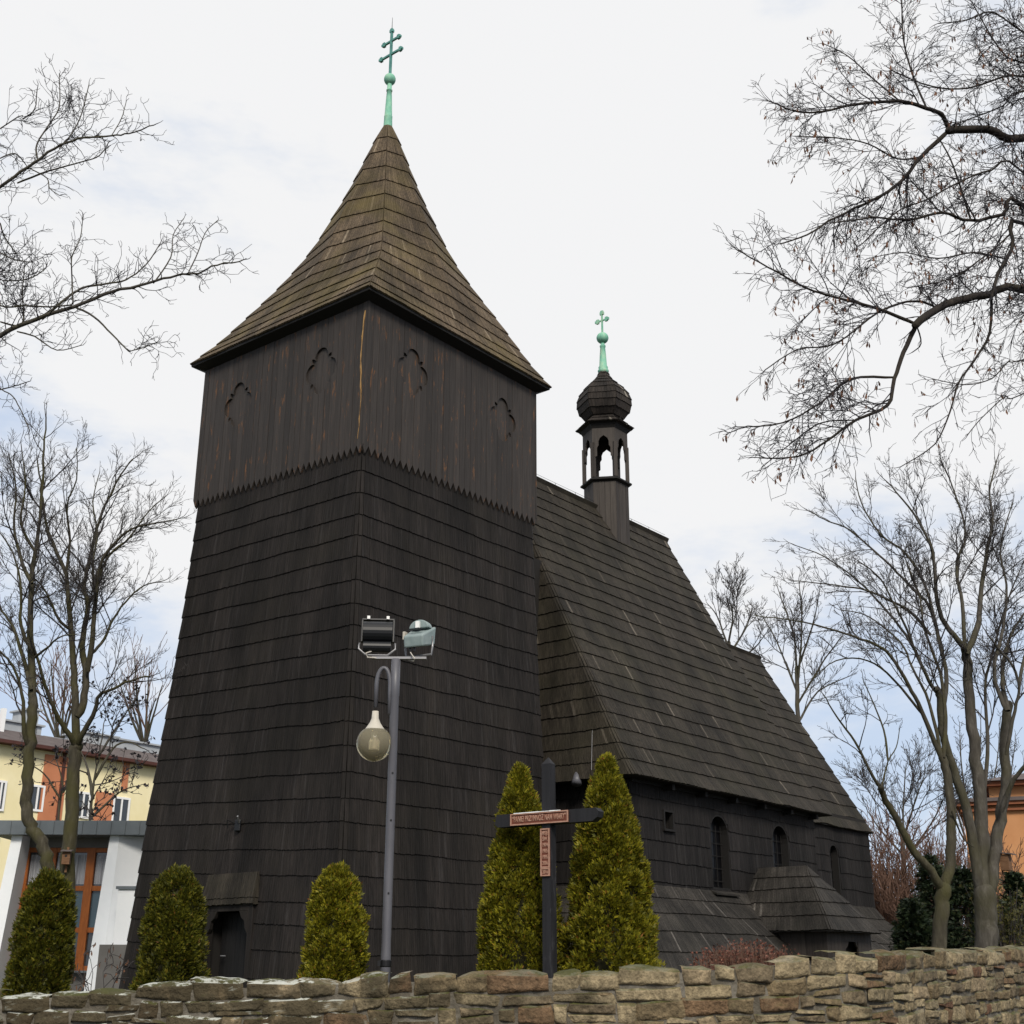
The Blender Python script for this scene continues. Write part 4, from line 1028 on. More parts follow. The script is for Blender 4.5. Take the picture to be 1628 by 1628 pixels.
# ================================================================ bare trees
class Tree:
    def __init__(s, seed, rmin=.004, up=.06, wander=.16, ang=(28, 58), dens=(3.2, 5.0, 6.5), lens=(.5, .5, .5), maxlvl=3, leaves=0., segs=4, cap=9000, droop=0.):
        s.rg = np.random.default_rng(seed); s.T = MB(); s.C = MB(); s.L = MB(); s.__dict__.update(rmin=rmin, up=up, wander=wander, ang=ang, dens=dens, lens=lens, maxlvl=maxlvl, leaves=leaves, segs=segs, cap=cap, n=0, droop=droop)

    def rot(s, d, a):
        rg = s.rg; v = rg.normal(size=3); v -= d * (v @ d); v /= np.linalg.norm(v) + 1e-9
        return d * math.cos(a) + v * math.sin(a)

    def grow(s, p, d, L, r, lvl):
        if s.n > s.cap or L < .05: return
        s.n += 1; rg = s.rg; k = s.segs if lvl < 3 else (3 if lvl < s.maxlvl else 2)
        pts = [p]; q = p.copy(); dd = d.copy()
        for i in range(k):
            dd = dd + rg.normal(size=3) * s.wander + np.array([0, 0, s.up - s.droop * (lvl > 1)]); dd /= np.linalg.norm(dd); q = q + dd * (L / k); pts.append(q)
        pts = np.array(pts); r1 = max(s.rmin * .75, r * .35); rad = np.linspace(max(r, s.rmin), r1, k + 1)
        s.C.tube(pts, rad, 3 if r < .02 else 5, False)
        if s.leaves and lvl >= 2 and rg.random() < s.leaves: s.leaf(pts[-1]); s.leaf(pts[-2])
        if lvl >= s.maxlvl: return
        nk = max(2, int(L * s.dens[min(lvl, len(s.dens) - 1)] + rg.random()))
        for i in range(nk):
            t = rg.uniform(.15, 1.) if i else 1.; f = t * k; a = min(k - 1, int(f)); c = pts[a] + (pts[a + 1] - pts[a]) * (f - a)
            bd = pts[a + 1] - pts[a]; bd /= np.linalg.norm(bd)
            cl = L * s.lens[min(lvl, len(s.lens) - 1)] * rg.uniform(.55, 1.15) * (1.15 - .5 * t)
            s.grow(c, s.rot(bd, R(rg.uniform(*s.ang))), cl, max(s.rmin, np.interp(t, [0, 1], [rad[0], rad[-1]]) * .62), lvl + 1)

    def leaf(s, p):
        rg = s.rg; o = len(s.L.v); a = rg.uniform(0, 6.28); h = rg.uniform(.035, .075); w = rg.uniform(.008, .015); x = np.array([math.cos(a) * w, math.sin(a) * w, 0]); dn = np.array([rg.uniform(-.02, .02), rg.uniform(-.02, .02), -h])
        for q in (p - x * .3, p + x * .3, p + x + dn * .6, p + dn, p - x + dn * .6): s.L.v.append(tuple(q))
        s.L.f.append((o, o + 1, o + 2, o + 3, o + 4))

    def limb(s, pts, r0, r1, kids=3.0, klen=.9, start=.25, lvl=1, n=8, trunk=True):
        """a limb through given points; side branches spring from it"""
        P3 = smooth_path([Vector(p) for p in pts], 4) if len(pts) > 2 else [Vector(p) for p in pts]
        A = np.array([tuple(p) for p in P3]); seg = np.linalg.norm(np.diff(A, axis=0), axis=1); cu = np.concatenate([[0], np.cumsum(seg)]); Lt = cu[-1]
        jit = s.rg.normal(size=A.shape) * min(.02, r0 * .10); jit[0] = 0; A = A + jit
        rad = r0 + (r1 - r0) * (cu / Lt) ** .8
        rad[0] *= .72; rad[1] *= .92; ed = A[-1] - A[-2]; ed /= np.linalg.norm(ed) + 1e-9
        s.T.tube(np.vstack([A, A[-1] + ed * r1 * .6, A[-1] + ed * r1 * .95]), np.concatenate([rad, [r1 * .75, r1 * .3]]), n, False)
        nk = int(Lt * kids * (1 - start))
        for i in range(nk):
            t = start + (1 - start) * ((i + s.rg.random()) / max(1, nk)) ; f = t * Lt; c = np.array([np.interp(f, cu, A[:, k]) for k in range(3)]); c2 = np.array([np.interp(f + .05, cu, A[:, k]) for k in range(3)]); c1 = np.array([np.interp(f - .05, cu, A[:, k]) for k in range(3)])
            bd = c2 - c1; bd /= np.linalg.norm(bd) + 1e-9; rr = np.interp(f, cu, rad)
            s.grow(c, s.rot(bd, R(s.rg.uniform(*s.ang))), klen * s.rg.uniform(.55, 1.2) * (1.2 - .75 * t), max(s.rmin, min(rr * .6, .012 * klen)), lvl)
        e = A[-1] - A[-2]
        if r1 < .03: s.grow(A[-1], e / (np.linalg.norm(e) + 1e-9), klen * .22, max(s.rmin, r1), lvl)

    def done(s, name, label, base, mt, mc_, group=None, ml=None):
        e = empty(name, label, 'tree', base, 0, group); b_ = Vector(base)
        for mb_, nm, m in ((s.T, 'trunk', mt), (s.C, 'branches', mc_), (s.L, 'dry_leaves', ml or M['dry_leaf'])):
            if not mb_.v: continue
            if len(mb_.v) < 40 and nm == 'branches': continue
            mb_.v = [(x - b_.x, y - b_.y, z - b_.z) for x, y, z in mb_.v]; mb_.build(nm, m, e, nm == 'trunk')
        return e


def pl(pts, Y, dY=0.): return [at(x, y, Y + dY * i / max(1, len(pts) - 1)) for i, (x, y) in enumerate(pts)]


# --- big lime tree leaning in from the right (near); photo places in a 2.142x crop
def zr(pts): return [(1128 + x / 2.142, y / 2.142) for x, y in pts]


t = Tree(101, rmin=.0028, up=-.02, wander=.17, ang=(22, 58), dens=(3.0, 11., 21.), lens=(.55, .62, .55), leaves=.045, cap=60000, droop=.05)
Y0 = 11.5; base = (7.4, 13.2, GZ)
hub = at(1830, 520, 12.6); hub2 = at(1790, 150, 12.4)
t.T.tube([np.array([7.4, 13.2, GZ - .2]), np.array([7.35, 13.15, GZ + 1.5]), np.array([7.1, 13.0, 4.5]), hub + np.array([.1, 0, -.2]), hub2], [.36, .30, .26, .2, .14], 12)
LIM = [
    ([tuple(hub2[:0])], 0, 0, 0, 0),
]
def rl(start, pts, r0, r1, dY, kids=5., klen=.75, st=.2, yy=Y0):
    kids *= 2.4; klen *= .97; r0 *= .66; r1 *= .85
    q = ([start] if start is not None else []) + pl(zr(pts), yy, dY); t.limb(q, r0, r1, kids, klen, st, n=7)
rl(hub2, [(1071, 470), (950, 440), (815, 445)], .075, .05, -.3, 2.5, .8)
rl(None, [(815, 445), (790, 390), (740, 370), (650, 345), (500, 355), (340, 385), (215, 350)], .04, .008, -.8)
rl(None, [(815, 445), (720, 535), (650, 620), (560, 680), (430, 740), (330, 800), (240, 830)], .042, .008, -.4)
rl(None, [(650, 345), (560, 270), (470, 190), (390, 150)], .016, .006, .3, 6., .55)
rl(None, [(740, 370), (690, 250), (660, 130), (655, 0)], .02, .009, .5, 5., .7)
rl(None, [(720, 535), (640, 540), (540, 490), (440, 470), (300, 465)], .016, .006, -.9)
rl(hub, [(1071, 700), (1000, 730), (890, 750), (790, 725), (680, 750), (560, 740), (420, 760)], .06, .008, -.6)
rl(None, [(890, 750), (855, 640), (820, 540), (780, 470)], .02, .009, .4, 4., .6)
rl(None, [(790, 725), (700, 630), (640, 560)], .014, .006, .3, 5., .6)
rl(hub, [(1071, 760), (1030, 850), (985, 930), (960, 1010)], .045, .02, -.5, 4., .7)
rl(None, [(1030, 740), (1020, 800), (900, 900), (820, 950), (680, 980)], .016, .006, -.4)
rl(hub, [(1071, 985), (960, 1000), (860, 1020), (780, 1050), (705, 1105)], .07, .045, -.6, 3., .8)
rl(None, [(705, 1105), (570, 1050), (420, 1010), (330, 980), (200, 910), (95, 850)], .03, .007, -.6, 6., .7, .15, 11.)
rl(None, [(705, 1105), (660, 1200), (630, 1290), (605, 1380), (500, 1430), (400, 1500), (300, 1555), (170, 1560)], .04, .007, -.2, 4.5, .7, .3, 11.)
rl(None, [(625, 1285), (480, 1290), (380, 1370), (250, 1440), (100, 1455)], .022, .006, -.5, 6., .6, .15, 11.)
rl(None, [(780, 1050), (700, 1025), (580, 1060), (430, 1170), (300, 1190), (190, 1260)], .02, .006, -.4, 5., .7, .15, 11.1)
rl(None, [(500, 1430), (380, 1440), (290, 1500), (180, 1590)], .012, .005, .5, 6., .5, .15, 11.)
rl(hub2, [(1071, 260), (980, 270), (880, 300), (760, 295), (620, 240)], .03, .008, -.4)
rl(hub2, [(1071, 310), (1000, 360), (900, 400), (820, 430)], .024, .008, .3, 5.)
rl(hub, [(1071, 590), (960, 580), (850, 620), (740, 680), (640, 720), (520, 830)], .026, .007, -.5)
rl(None, [(960, 1000), (955, 1130), (900, 1230), (850, 1300), (820, 1400), (770, 1510), (650, 1590)], .026, .005, -.6, 2.6, .5)
rl(hub2, [(1071, 110), (1000, 60), (950, 40), (870, 70), (780, 80)], .028, .007, -.4, 7., .7)
rl(hub2, [(1071, 215), (1000, 180), (940, 90), (900, 20)], .022, .008, .4, 6., .7)
rl(hub, [(1071, 1225), (1020, 1230), (960, 1290), (870, 1310), (760, 1290)], .022, .005, -.4, 5., .6)
rl(hub, [(1071, 1340), (1010, 1350), (930, 1420), (880, 1480)], .018, .005, -.4, 5., .5)
rl(None, [(705, 1105), (720, 1170), (690, 1200)], .014, .006, .2, 3., .3)
rl(None, [(1000, 880), (900, 860), (780, 880), (660, 860), (540, 880)], .016, .005, -.5, 5., .6)
t.done('lime_tree', 'large dark bare lime tree with drooping twigs and dry seed leaves, upper right', base, M['bark_dark'], M['twig_dark'])


# --- near tree whose limbs come in from the left
def zl(pts): return [(x / 2.542, y / 2.542) for x, y in pts]


t = Tree(202, rmin=.0029, up=.07, wander=.30, ang=(28, 62), dens=(3.6, 10., 16., 16.), lens=(.6, .62, .55, .5), maxlvl=4, cap=60000)
Y0 = 11.5; base = (-7.6, 13., GZ)
hub = at(-330, 760, 12.6); hub2 = at(-300, 420, 12.6)
t.T.tube([np.array([-7.6, 13., GZ - .2]), np.array([-7.5, 13., 3.]), hub, hub2, at(-260, 100, 12.5)], [.3, .26, .2, .15, .09], 12)
def ll(start, pts, r0, r1, dY, kids=5., klen=.6, st=.2, yy=Y0):
    kids *= 2.6; klen *= .95; r0 *= .75
    q = ([start] if start is not None else []) + pl(zl(pts), yy, dY); t.limb(q, r0, r1, kids, klen, st, n=7)
ll(hub2, [(-200, 880), (0, 755), (110, 680), (220, 600), (320, 560), (450, 548), (520, 540), (620, 505)], .055, .006, -.5, 5., .55, .35)
ll(None, [(70, 740), (200, 690), (330, 655), (400, 630), (440, 575)], .016, .005, -.3, 4., .4)
ll(None, [(150, 640), (150, 580), (200, 500), (240, 430), (240, 300)], .014, .005, .3, 6., .5)
ll(None, [(240, 600), (290, 540), (330, 460), (360, 340)], .012, .005, .4, 6., .5)
ll(None, [(450, 548), (490, 480), (510, 410)], .008, .004, .2, 6., .3)
ll(None, [(120, 680), (190, 720), (200, 760), (240, 790)], .01, .004, -.3, 5., .35)
ll(hub2, [(0, 520), (90, 480), (140, 440), (150, 360)], .02, .005, -.3, 6., .55)
ll(None, [(0, 640), (60, 620), (100, 660)], .012, .006, .3, 6., .6, .1)
ll(hub, [(-250, 1480), (0, 1355), (150, 1290), (300, 1240), (450, 1180), (600, 1145), (717, 1113), (800, 1103), (880, 1070), (985, 1055)], .07, .006, -.8, 4.5, .55, .33)
ll(None, [(300, 1240), (380, 1280), (450, 1350), (520, 1420)], .016, .007, -.3, 2., .4, .6)
ll(None, [(520, 1420), (580, 1405), (640, 1380)], .008, .004, -.3, 8., .4, .0)
ll(None, [(170, 1290), (250, 1220), (330, 1165), (440, 1145), (510, 1130), (590, 1070), (650, 980)], .022, .005, .4, 5., .5)
ll(None, [(295, 1230), (292, 1130), (290, 1040), (325, 960), (335, 870)], .013, .004, .2, 5., .4)
ll(None, [(620, 1145), (690, 1040), (700, 950), (745, 880)], .012, .004, .3, 6., .4)
ll(None, [(760, 1105), (800, 1020), (830, 940), (880, 890)], .01, .004, .2, 6., .4)
ll(hub, [(-100, 1140), (0, 1235), (100, 1235), (200, 1240), (290, 1232)], .02, .008, -.3, 5., .6, .1)
ll(hub, [(-100, 1060), (0, 1130), (110, 1128), (180, 1090)], .02, .006, .3, 8., .6, .1)
ll(None, [(0, 1300), (90, 1310), (90, 1180), (100, 1070)], .014, .005, .3, 6., .6, .1)
ll(None, [(70, 1340), (140, 1360), (230, 1415), (330, 1395)], .013, .004, -.4, 5., .4, .2)
ll(None, [(0, 1020), (60, 1050), (130, 1060)], .012, .005, -.4, 7., .5, .1)
ll(hub, [(-120, 1480), (0, 1570), (50, 1600), (80, 1650), (120, 1740)], .016, .005, -.3, 3., .4, .5)
ll(None, [(0, 1575), (60, 1560), (120, 1540)], .01, .004, -.3, 7., .35, .1)
ll(None, [(0, 900), (20, 960), (70, 1030)], .012, .005, .2, 6., .5, .1)
t.done('bare_tree', 'bare tree reaching in from the left edge with long upswept limbs near the top', base, M['bark_grey'], M['twig_dark'])


# --- two trees behind the thujas on the left
def z2(pts): return [(x / 2.7125, 640 + y / 2.7125) for x, y in pts]


YL = 30.
t = Tree(303, rmin=.005, up=.10, wander=.16, ang=(22, 50), dens=(1.6, 5.6, 8.5, 12.), lens=(.57, .55, .5), maxlvl=4, cap=50000)
def tl(pts, r0, r1, dY, kids=1.8, klen=1.9, st=.25, yy=YL, n=8): kids *= 1.6; r0 *= .85; r1 *= .85; t.limb(pl(pts, yy, dY), r0, r1, kids, klen, st, n=n)
tl([(106, 1565), (108, 1395), (113, 1292), (119, 1206), (122, 1185)], .23, .17, 0, 0, 1, .99, n=12)
tl([(122, 1190), (112, 1171), (96, 1146), (84, 1122), (72, 1090), (59, 1046), (45, 1000)], .085, .03, -1.5, 1.8, 1.6)
tl([(121, 1190)] + z2([(325, 1290), (318, 1130), (305, 980), (285, 740), (240, 640), (200, 520), (180, 380), (160, 250)]), .13, .02, .6)
tl([(123, 1188)] + z2([(350, 1440), (400, 1350), (430, 1260), (480, 1240), (560, 1200), (640, 1180)]), .09, .02, -1.2, 2.4, 1.6)
tl([(122, 1140)] + z2([(360, 1290), (370, 1150), (355, 1050), (378, 880), (362, 800), (385, 690), (430, 500), (500, 350), (570, 240)]), .12, .02, 1.)
tl(z2([(378, 1160), (400, 1000), (412, 850), (432, 700), (500, 600), (570, 545), (680, 520), (770, 500)]), .09, .015, -1.4, 2.6, 1.5)
tl(z2([(400, 1080), (450, 1020), (490, 930), (560, 840), (620, 790), (700, 770)]), .05, .015, 1.2, 2.6, 1.5)
tl(z2([(420, 780), (470, 660), (560, 580), (640, 470), (720, 400)]), .05, .012, .8, 2.6, 1.4)
tl(z2([(305, 980), (250, 930), (200, 820), (150, 760), (60, 700)]), .05, .014, -1., 2.2, 1.5)
tl(z2([(285, 740), (300, 600), (290, 440), (330, 330), (330, 200)]), .05, .012, -.8, 2.4, 1.4)
tl(z2([(410, 850), (400, 700), (420, 560), (400, 430), (430, 300)]), .05, .012, .8, 2.4, 1.3)
t.done('bare_tree', 'bare tree with a mossy straight trunk carrying a birdhouse, beside the church tower', tuple(pl([(106, 1565)], YL)[0][:2]) + (GZ,), M['bark_moss'], M['twig_grey'])
t = Tree(304, rmin=.005, up=.10, wander=.16, ang=(22, 50), dens=(1.6, 5.6, 8.5, 12.), lens=(.57, .55, .5), maxlvl=4, cap=40000)
YL = 28.5
tl([(78, 1570), (80, 1420), (76, 1378), (69, 1345), (52, 1320), (43, 1292), (42, 1257), (46, 1206), (51, 1154), (53, 1115)], .19, .13, 0, 0, 1, .99, yy=YL, n=12)
tl([(53, 1118)] + z2([(140, 1260), (130, 1000), (140, 700), (160, 600), (180, 400), (190, 200), (200, 60)]), .12, .02, .8, yy=YL)
tl([(46, 1190)] + z2([(105, 1420), (95, 1250), (60, 1150), (20, 1090), (-40, 1040)]), .075, .02, -1, yy=YL)
tl(z2([(135, 1240), (100, 1100), (60, 980), (10, 900), (-60, 820)]), .07, .02, 1, yy=YL)
tl(z2([(132, 1060), (90, 960), (90, 800), (60, 660), (0, 560)]), .06, .015, -.6, yy=YL)
tl(z2([(138, 780), (100, 700), (60, 540), (70, 380), (40, 240)]), .06, .015, .6, yy=YL)
tl(z2([(150, 640), (90, 520), (110, 350), (90, 180)]), .05, .012, -.6, yy=YL)
tl(z2([(150, 1100), (200, 1060), (260, 1010), (330, 1000)]), .04, .012, -1.2, 2.4, 1.3, yy=YL)
t.done('bare_tree', 'bare tree with a kinked mossy trunk rising behind the leftmost thuja', tuple(pl([(78, 1570)], YL)[0][:2]) + (GZ,), M['bark_moss'], M['twig_grey'])
# dry-leaved shrub in front of the yellow house
t = Tree(305, rmin=.014, up=.05, wander=.26, ang=(30, 65), dens=(1.5, 3.4, 4.6), lens=(.6, .55, .5), cap=5000, leaves=.0)
for pts, r0 in (([(140, 1560), (142, 1330), (150, 1240), (158, 1200), (165, 1150)], .11), ([(148, 1270), (140, 1225), (128, 1190)], .07), ([(150, 1240), (180, 1190), (205, 1180), (228, 1190)], .06), ([(92, 1480), (93, 1300), (100, 1250), (90, 1210)], .08), ([(158, 1200), (190, 1150), (215, 1110)], .05), ([(96, 1270), (70, 1230), (45, 1215)], .04), ([(145, 1300), (190, 1260), (215, 1250)], .05), ([(100, 1260), (118, 1225), (125, 1190)], .05)):
    t.limb(pl(pts, 52, rnd.uniform(-1, 1)), r0 * 1.3, .02, 1.5, 2.6, .35)
rg = np.random.default_rng(8)
for i in range(520):
    v = t.C.v[int(rg.integers(len(t.C.v)))]; o = len(t.L.v); q = np.array(v) + rg.normal(size=3) * .05; a = rg.normal(size=3); a /= np.linalg.norm(a); b_ = np.cross(a, rg.normal(size=3)); b_ /= np.linalg.norm(b_)
    t.L.v += [tuple(q - a * .09), tuple(q + b_ * .06), tuple(q + a * .09), tuple(q - b_ * .06)]; t.L.f.append((o, o + 1, o + 2, o + 3))
t.done('small_tree', 'small twisted tree with a few dark dry leaves in front of the yellow house', tuple(pl([(140, 1560)], 52)[0][:2]) + (GZ,), M['bark_grey'], M['twig_grey'], None, M['twig_dark'])


# --- the pair of trees on the right
YR = 24.
t = Tree(401, rmin=.0044, up=.06, wander=.16, ang=(20, 48), dens=(2.0, 7., 11., 15.), lens=(.58, .55, .5), maxlvl=4, cap=60000)
def tr(pts, r0, r1, dY, kids=2.2, klen=1.5, st=.25, yy=None, n=8): kids *= 1.5; r0 *= .8; r1 *= .85; t.limb(pl(pts, yy or YR, dY), r0, r1, kids, klen, st, n=n)
tr([(1568, 1600), (1568, 1505), (1567, 1460), (1566, 1420)], .25, .23, 0, 0, 1, .99, n=14)
tr([(1562, 1430), (1560, 1370), (1562, 1320), (1558, 1260), (1550, 1190), (1542, 1128), (1539, 1055), (1534, 1029)], .18, .10, .2, .5, 1.3, .6, n=10)
tr([(1534, 1035), (1528, 1023), (1502, 992), (1489, 950), (1486, 900), (1476, 858), (1444, 805), (1410, 766)], .075, .014, -.9)
tr([(1537, 1040), (1555, 994), (1557, 971), (1565, 897), (1573, 858), (1578, 826), (1573, 779), (1585, 730)], .085, .014, .9)
tr([(1534, 1030), (1530, 960), (1520, 900), (1535, 850), (1520, 790), (1500, 740)], .06, .014, .4)
tr([(1560, 1425), (1550, 1360), (1538, 1290), (1520, 1235), (1505, 1190), (1497, 1150), (1494, 1110), (1490, 1095)], .13, .075, -.6, .4, 1.2, .6, n=10)
tr([(1492, 1105), (1476, 1081), (1458, 1042), (1442, 1002), (1423, 963), (1400, 920), (1370, 895)], .05, .012, -1.2)
tr([(1497, 1140), (1505, 1081), (1492, 1015), (1476, 963), (1450, 935), (1426, 910), (1410, 894), (1384, 871), (1350, 842), (1318, 829), (1290, 815)], .065, .012, -.4)
tr([(1480, 1010), (1447, 973), (1415, 955), (1379, 939), (1331, 931), (1266, 923)], .045, .010, -.8, 2.6, 1.2)
tr([(1465, 1055), (1440, 1010), (1400, 960), (1360, 920), (1310, 885), (1262, 866)], .04, .010, .6, 2.6, 1.2)
tr([(1492, 1010), (1470, 930), (1440, 880), (1400, 850), (1370, 800), (1360, 760)], .05, .012, .9)
tr([(1572, 1425), (1580, 1370), (1584, 1340), (1592, 1290), (1600, 1240), (1596, 1180), (1604, 1120)], .15, .10, .5, .4, 1.3, .6, n=10)
tr([(1603, 1130), (1594, 1090), (1598, 1040), (1612, 1000), (1640, 960)], .07, .02, .8)
tr([(1592, 1290), (1612, 1240), (1640, 1205), (1670, 1160)], .07, .03, -.8)
tr([(1600, 1200), (1613, 1130), (1620, 1094), (1611, 1060), (1590, 1035), (1575, 1015)], .055, .02, -.6)
tr([(1620, 1094), (1630, 1040), (1650, 1000)], .05, .02, .6)
tr([(1600, 1130), (1580, 1070), (1594, 1000), (1600, 930), (1590, 870), (1610, 800)], .06, .012, .9)
tr([(1560, 1290), (1570, 1200), (1566, 1094), (1575, 1050), (1600, 960), (1628, 890)], .06, .012, 1.)
t.done('bare_tree', 'grey multi stemmed bare tree with a birdhouse in front of the orange house', tuple(pl([(1568, 1600)], YR)[0][:2]) + (GZ,), M['bark_grey'], M['twig_grey'])
t = Tree(402, rmin=.0044, up=.05, wander=.17, ang=(20, 50), dens=(2.0, 7.5, 11., 15.), lens=(.58, .55, .5), maxlvl=4, cap=40000); YR = 22.5
tr([(1490, 1600), (1493, 1500), (1497, 1450), (1500, 1412)], .155, .145, 0, 0, 1, .99, n=12)
tr([(1499, 1420), (1480, 1385), (1452, 1352), (1425, 1300), (1405, 1265), (1400, 1252)], .095, .06, -.7, .5, .9, .5)
tr([(1401, 1254), (1385, 1230), (1360, 1180), (1330, 1140), (1310, 1105)], .04, .012, -.6, 2.6, 1.1)
tr([(1401, 1252), (1412, 1210), (1425, 1188), (1430, 1160)], .022, .008, .3, 1., .7)
tr([(1412, 1210), (1405, 1160), (1385, 1110), (1372, 1080)], .03, .010, .5, 2.6, .9)
tr([(1500, 1415), (1511, 1370), (1513, 1300), (1507, 1240), (1498, 1205)], .115, .085, .3, .4, 1., .5, n=10)
tr([(1498, 1210), (1465, 1130), (1444, 1089), (1415, 1042), (1389, 1023), (1345, 1008), (1279, 989), (1200, 979)], .06, .009, -1., 2.2, 1.1)
tr([(1497, 1205), (1478, 1120), (1450, 1060), (1430, 1020), (1380, 980), (1340, 970)], .05, .01, .5, 2.6, 1.1)
tr([(1500, 1205), (1503, 1140), (1495, 1070), (1470, 1000), (1460, 940), (1440, 890)], .06, .012, .8)
tr([(1470, 1140), (1420, 1080), (1380, 1050), (1330, 1050), (1290, 1080)], .035, .008, -.5, 2.6, 1.)
tr([(1513, 1290), (1530, 1330), (1545, 1345)], .03, .008, .4, 1., .5)
t.done('bare_tree', 'forked bare tree with a slim leaning left stem right of the chancel', tuple(pl([(1490, 1600)], YR)[0][:2]) + (GZ,), M['bark_moss'], M['twig_grey'])
# background trees right
BG = 'bare trees in the background on the right'
for (lab, seed, Y, trunk, limbs, klen) in (
        ('slender bare tree with clustered brown tips behind the chancel roof', 501, 56, [(1275, 1560), (1272, 1300), (1269, 1150), (1267, 1060)], [[(1267, 1070), (1262, 1010), (1245, 960), (1235, 930)], [(1268, 1065), (1290, 1000), (1300, 960)], [(1267, 1100), (1235, 1020), (1215, 985)], [(1268, 1120), (1310, 1050), (1340, 1010)], [(1269, 1150), (1300, 1100), (1350, 1075)], [(1268, 1090), (1275, 1000), (1270, 920)]], 2.0),
        ('bare tree top showing over the ridge of the chancel roof', 502, 60, [(1190, 1560), (1180, 1200), (1165, 1080), (1158, 1020)], [[(1158, 1030), (1140, 980), (1125, 960)], [(1158, 1025), (1165, 980), (1160, 955)], [(1160, 1040), (1185, 1000), (1195, 970)], [(1162, 1060), (1200, 1030), (1215, 1010)]], 2.4),
        ('bare tree behind the forked tree by the orange house', 503, 50, [(1440, 1560), (1438, 1420), (1435, 1340)], [[(1435, 1340), (1420, 1290), (1400, 1250)], [(1435, 1340), (1450, 1290), (1470, 1230)], [(1436, 1360), (1400, 1320), (1380, 1290)], [(1436, 1370), (1480, 1310), (1500, 1270)], [(1436, 1345), (1436, 1290), (1440, 1220)]], 2.6),
        ('bare poplar like tree with upright twigs behind the orange house', 504, 80, [(1540, 1560), (1540, 1400), (1542, 1300)], [[(1542, 1300), (1530, 1230), (1525, 1150)], [(1542, 1300), (1556, 1220), (1560, 1130)], [(1542, 1330), (1580, 1240), (1590, 1150)], [(1541, 1350), (1515, 1270), (1500, 1190)], [(1542, 1320), (1600, 1250), (1615, 1170)]], 1.7)):
    t = Tree(seed, rmin=.0078 * Y / 44, up=.10, wander=.15, ang=(18, 48), dens=(1.3, 3.8, 6., 8.), lens=(.6, .55, .5), maxlvl=4, cap=26000)
    t.limb(pl(trunk, Y), .13 * Y / 44, .09, 0, 1, .99)
    for k, l in enumerate(limbs): t.limb(pl(l, Y, (-1) ** k * 1.5), .05 * Y / 44, .018, 2.3, klen, .15)
    t.done('bare_tree', lab, tuple(at(*trunk[0], Y)[:2]) + (GZ,), M['bark_grey'], M['twig_grey'], BG)
# background trees left behind the yellow house
for (lab, seed, Y, x0) in (('pale bare tree top rising behind the yellow house next to the tower', 601, 105, 228), ('pale bare tree top behind the left end of the grey roof', 602, 100, 95)):
    t = Tree(seed, rmin=.022, up=.12, wander=.12, ang=(15, 40), dens=(.8, 1.0, 1.5), lens=(.6, .55, .5), cap=1500)
    t.limb(pl([(x0, 1560), (x0, 1300), (x0 + 2, 1180)], Y), .3, .18, 0, 1, .99)
    for k, (dx, ty) in enumerate(((-40, 1080), (-14, 1050), (10, 1060), (30, 1090), (-25, 1100), (20, 1110))): t.limb(pl([(x0 + 2, 1190), (x0 + dx * .5, 1140), (x0 + dx, ty)], Y, (-1) ** k * 2), .14, .04, .8, 5., .2)
    t.done('bare_tree', lab, tuple(at(x0, 1560, Y)[:2]) + (GZ,), M['bark_grey'], M['twig_warm'])


# --- birdhouses
def birdhouse(lab, p, rz):
    e = empty('birdhouse', lab, 'birdhouse', p, rz)
    b_ = MB(); b_.box((0, 0, 0), (.17, .16, .28)); b_.build('box', M['bird_wood'], e)
    b_ = MB(); b_.hexa([(-.12, -.16, .13), (.12, -.16, .13), (.12, .1, .17), (-.12, .1, .17), (-.12, -.16, .15), (.12, -.16, .15), (.12, .1, .19), (-.12, .1, .19)]); b_.build('roof', M['brown_roof'], e)
    b_ = MB(); b_.tube([(0, -.083, .04), (0, -.079, .04)], .028, 12); b_.build('entrance_hole', M['soffit'], e)
    b_ = MB(); b_.box((0, .08, -.03), (.05, .02, .55)); b_.build('mounting_board', M['bird_wood'], e)


p = at(113, 1366, 30); birdhouse('small wooden birdhouse on the trunk before the orange framed windows', (p[0], p[1] - .32, p[2]), R(8))
p = at(1596, 1372, 24.2); birdhouse('wooden birdhouse on the right stem of the grey tree by the orange house', (p[0], p[1] - .1, p[2]), R(50))


# --- dark conifers and undergrowth on the right
def conifer(lab, x, y, h, rad, seed, m='conifer', leaf=.10, clumps=520):
    rg = random.Random(seed); e = empty('conifer', lab, 'conifer', (x, y, GZ), 0, 'dark conifers on the right'); mb = MB(); tk = MB(); tk.tube([(0, 0, 0), (0, 0, h)], [.09, .02], 7); tk.build('trunk', M['bark_dark'], e)
    br_ = MB()
    for i in range(clumps):
        v = rg.random() ** .9; a = rg.uniform(0, 6.283); rr = rad * (1 - v) ** .75 * rg.uniform(.75, 1.12) + .05; z_ = v * h * .98 + .02
        tip = Vector((rr * math.cos(a), rr * math.sin(a), z_ - rr * .15 + .1)); root = Vector((0, 0, z_ + .12))
        if i % 4 == 0: br_.tube([root, tip], [.012, .004], 3, False)
        for k in range(12):
            f_ = rg.uniform(.45, 1.05); c = root.lerp(tip, f_) + Vector((rg.gauss(0, .06), rg.gauss(0, .06), rg.gauss(0, .03)))
            spray(mb, rg, c, (math.cos(a) + rg.gauss(0, .6), math.sin(a) + rg.gauss(0, .6), rg.uniform(-.5, .5)), leaf * rg.uniform(.6, 1.3))
    mb.build('needles', M[m], e); br_.build('branches', M['bark_dark'], e)


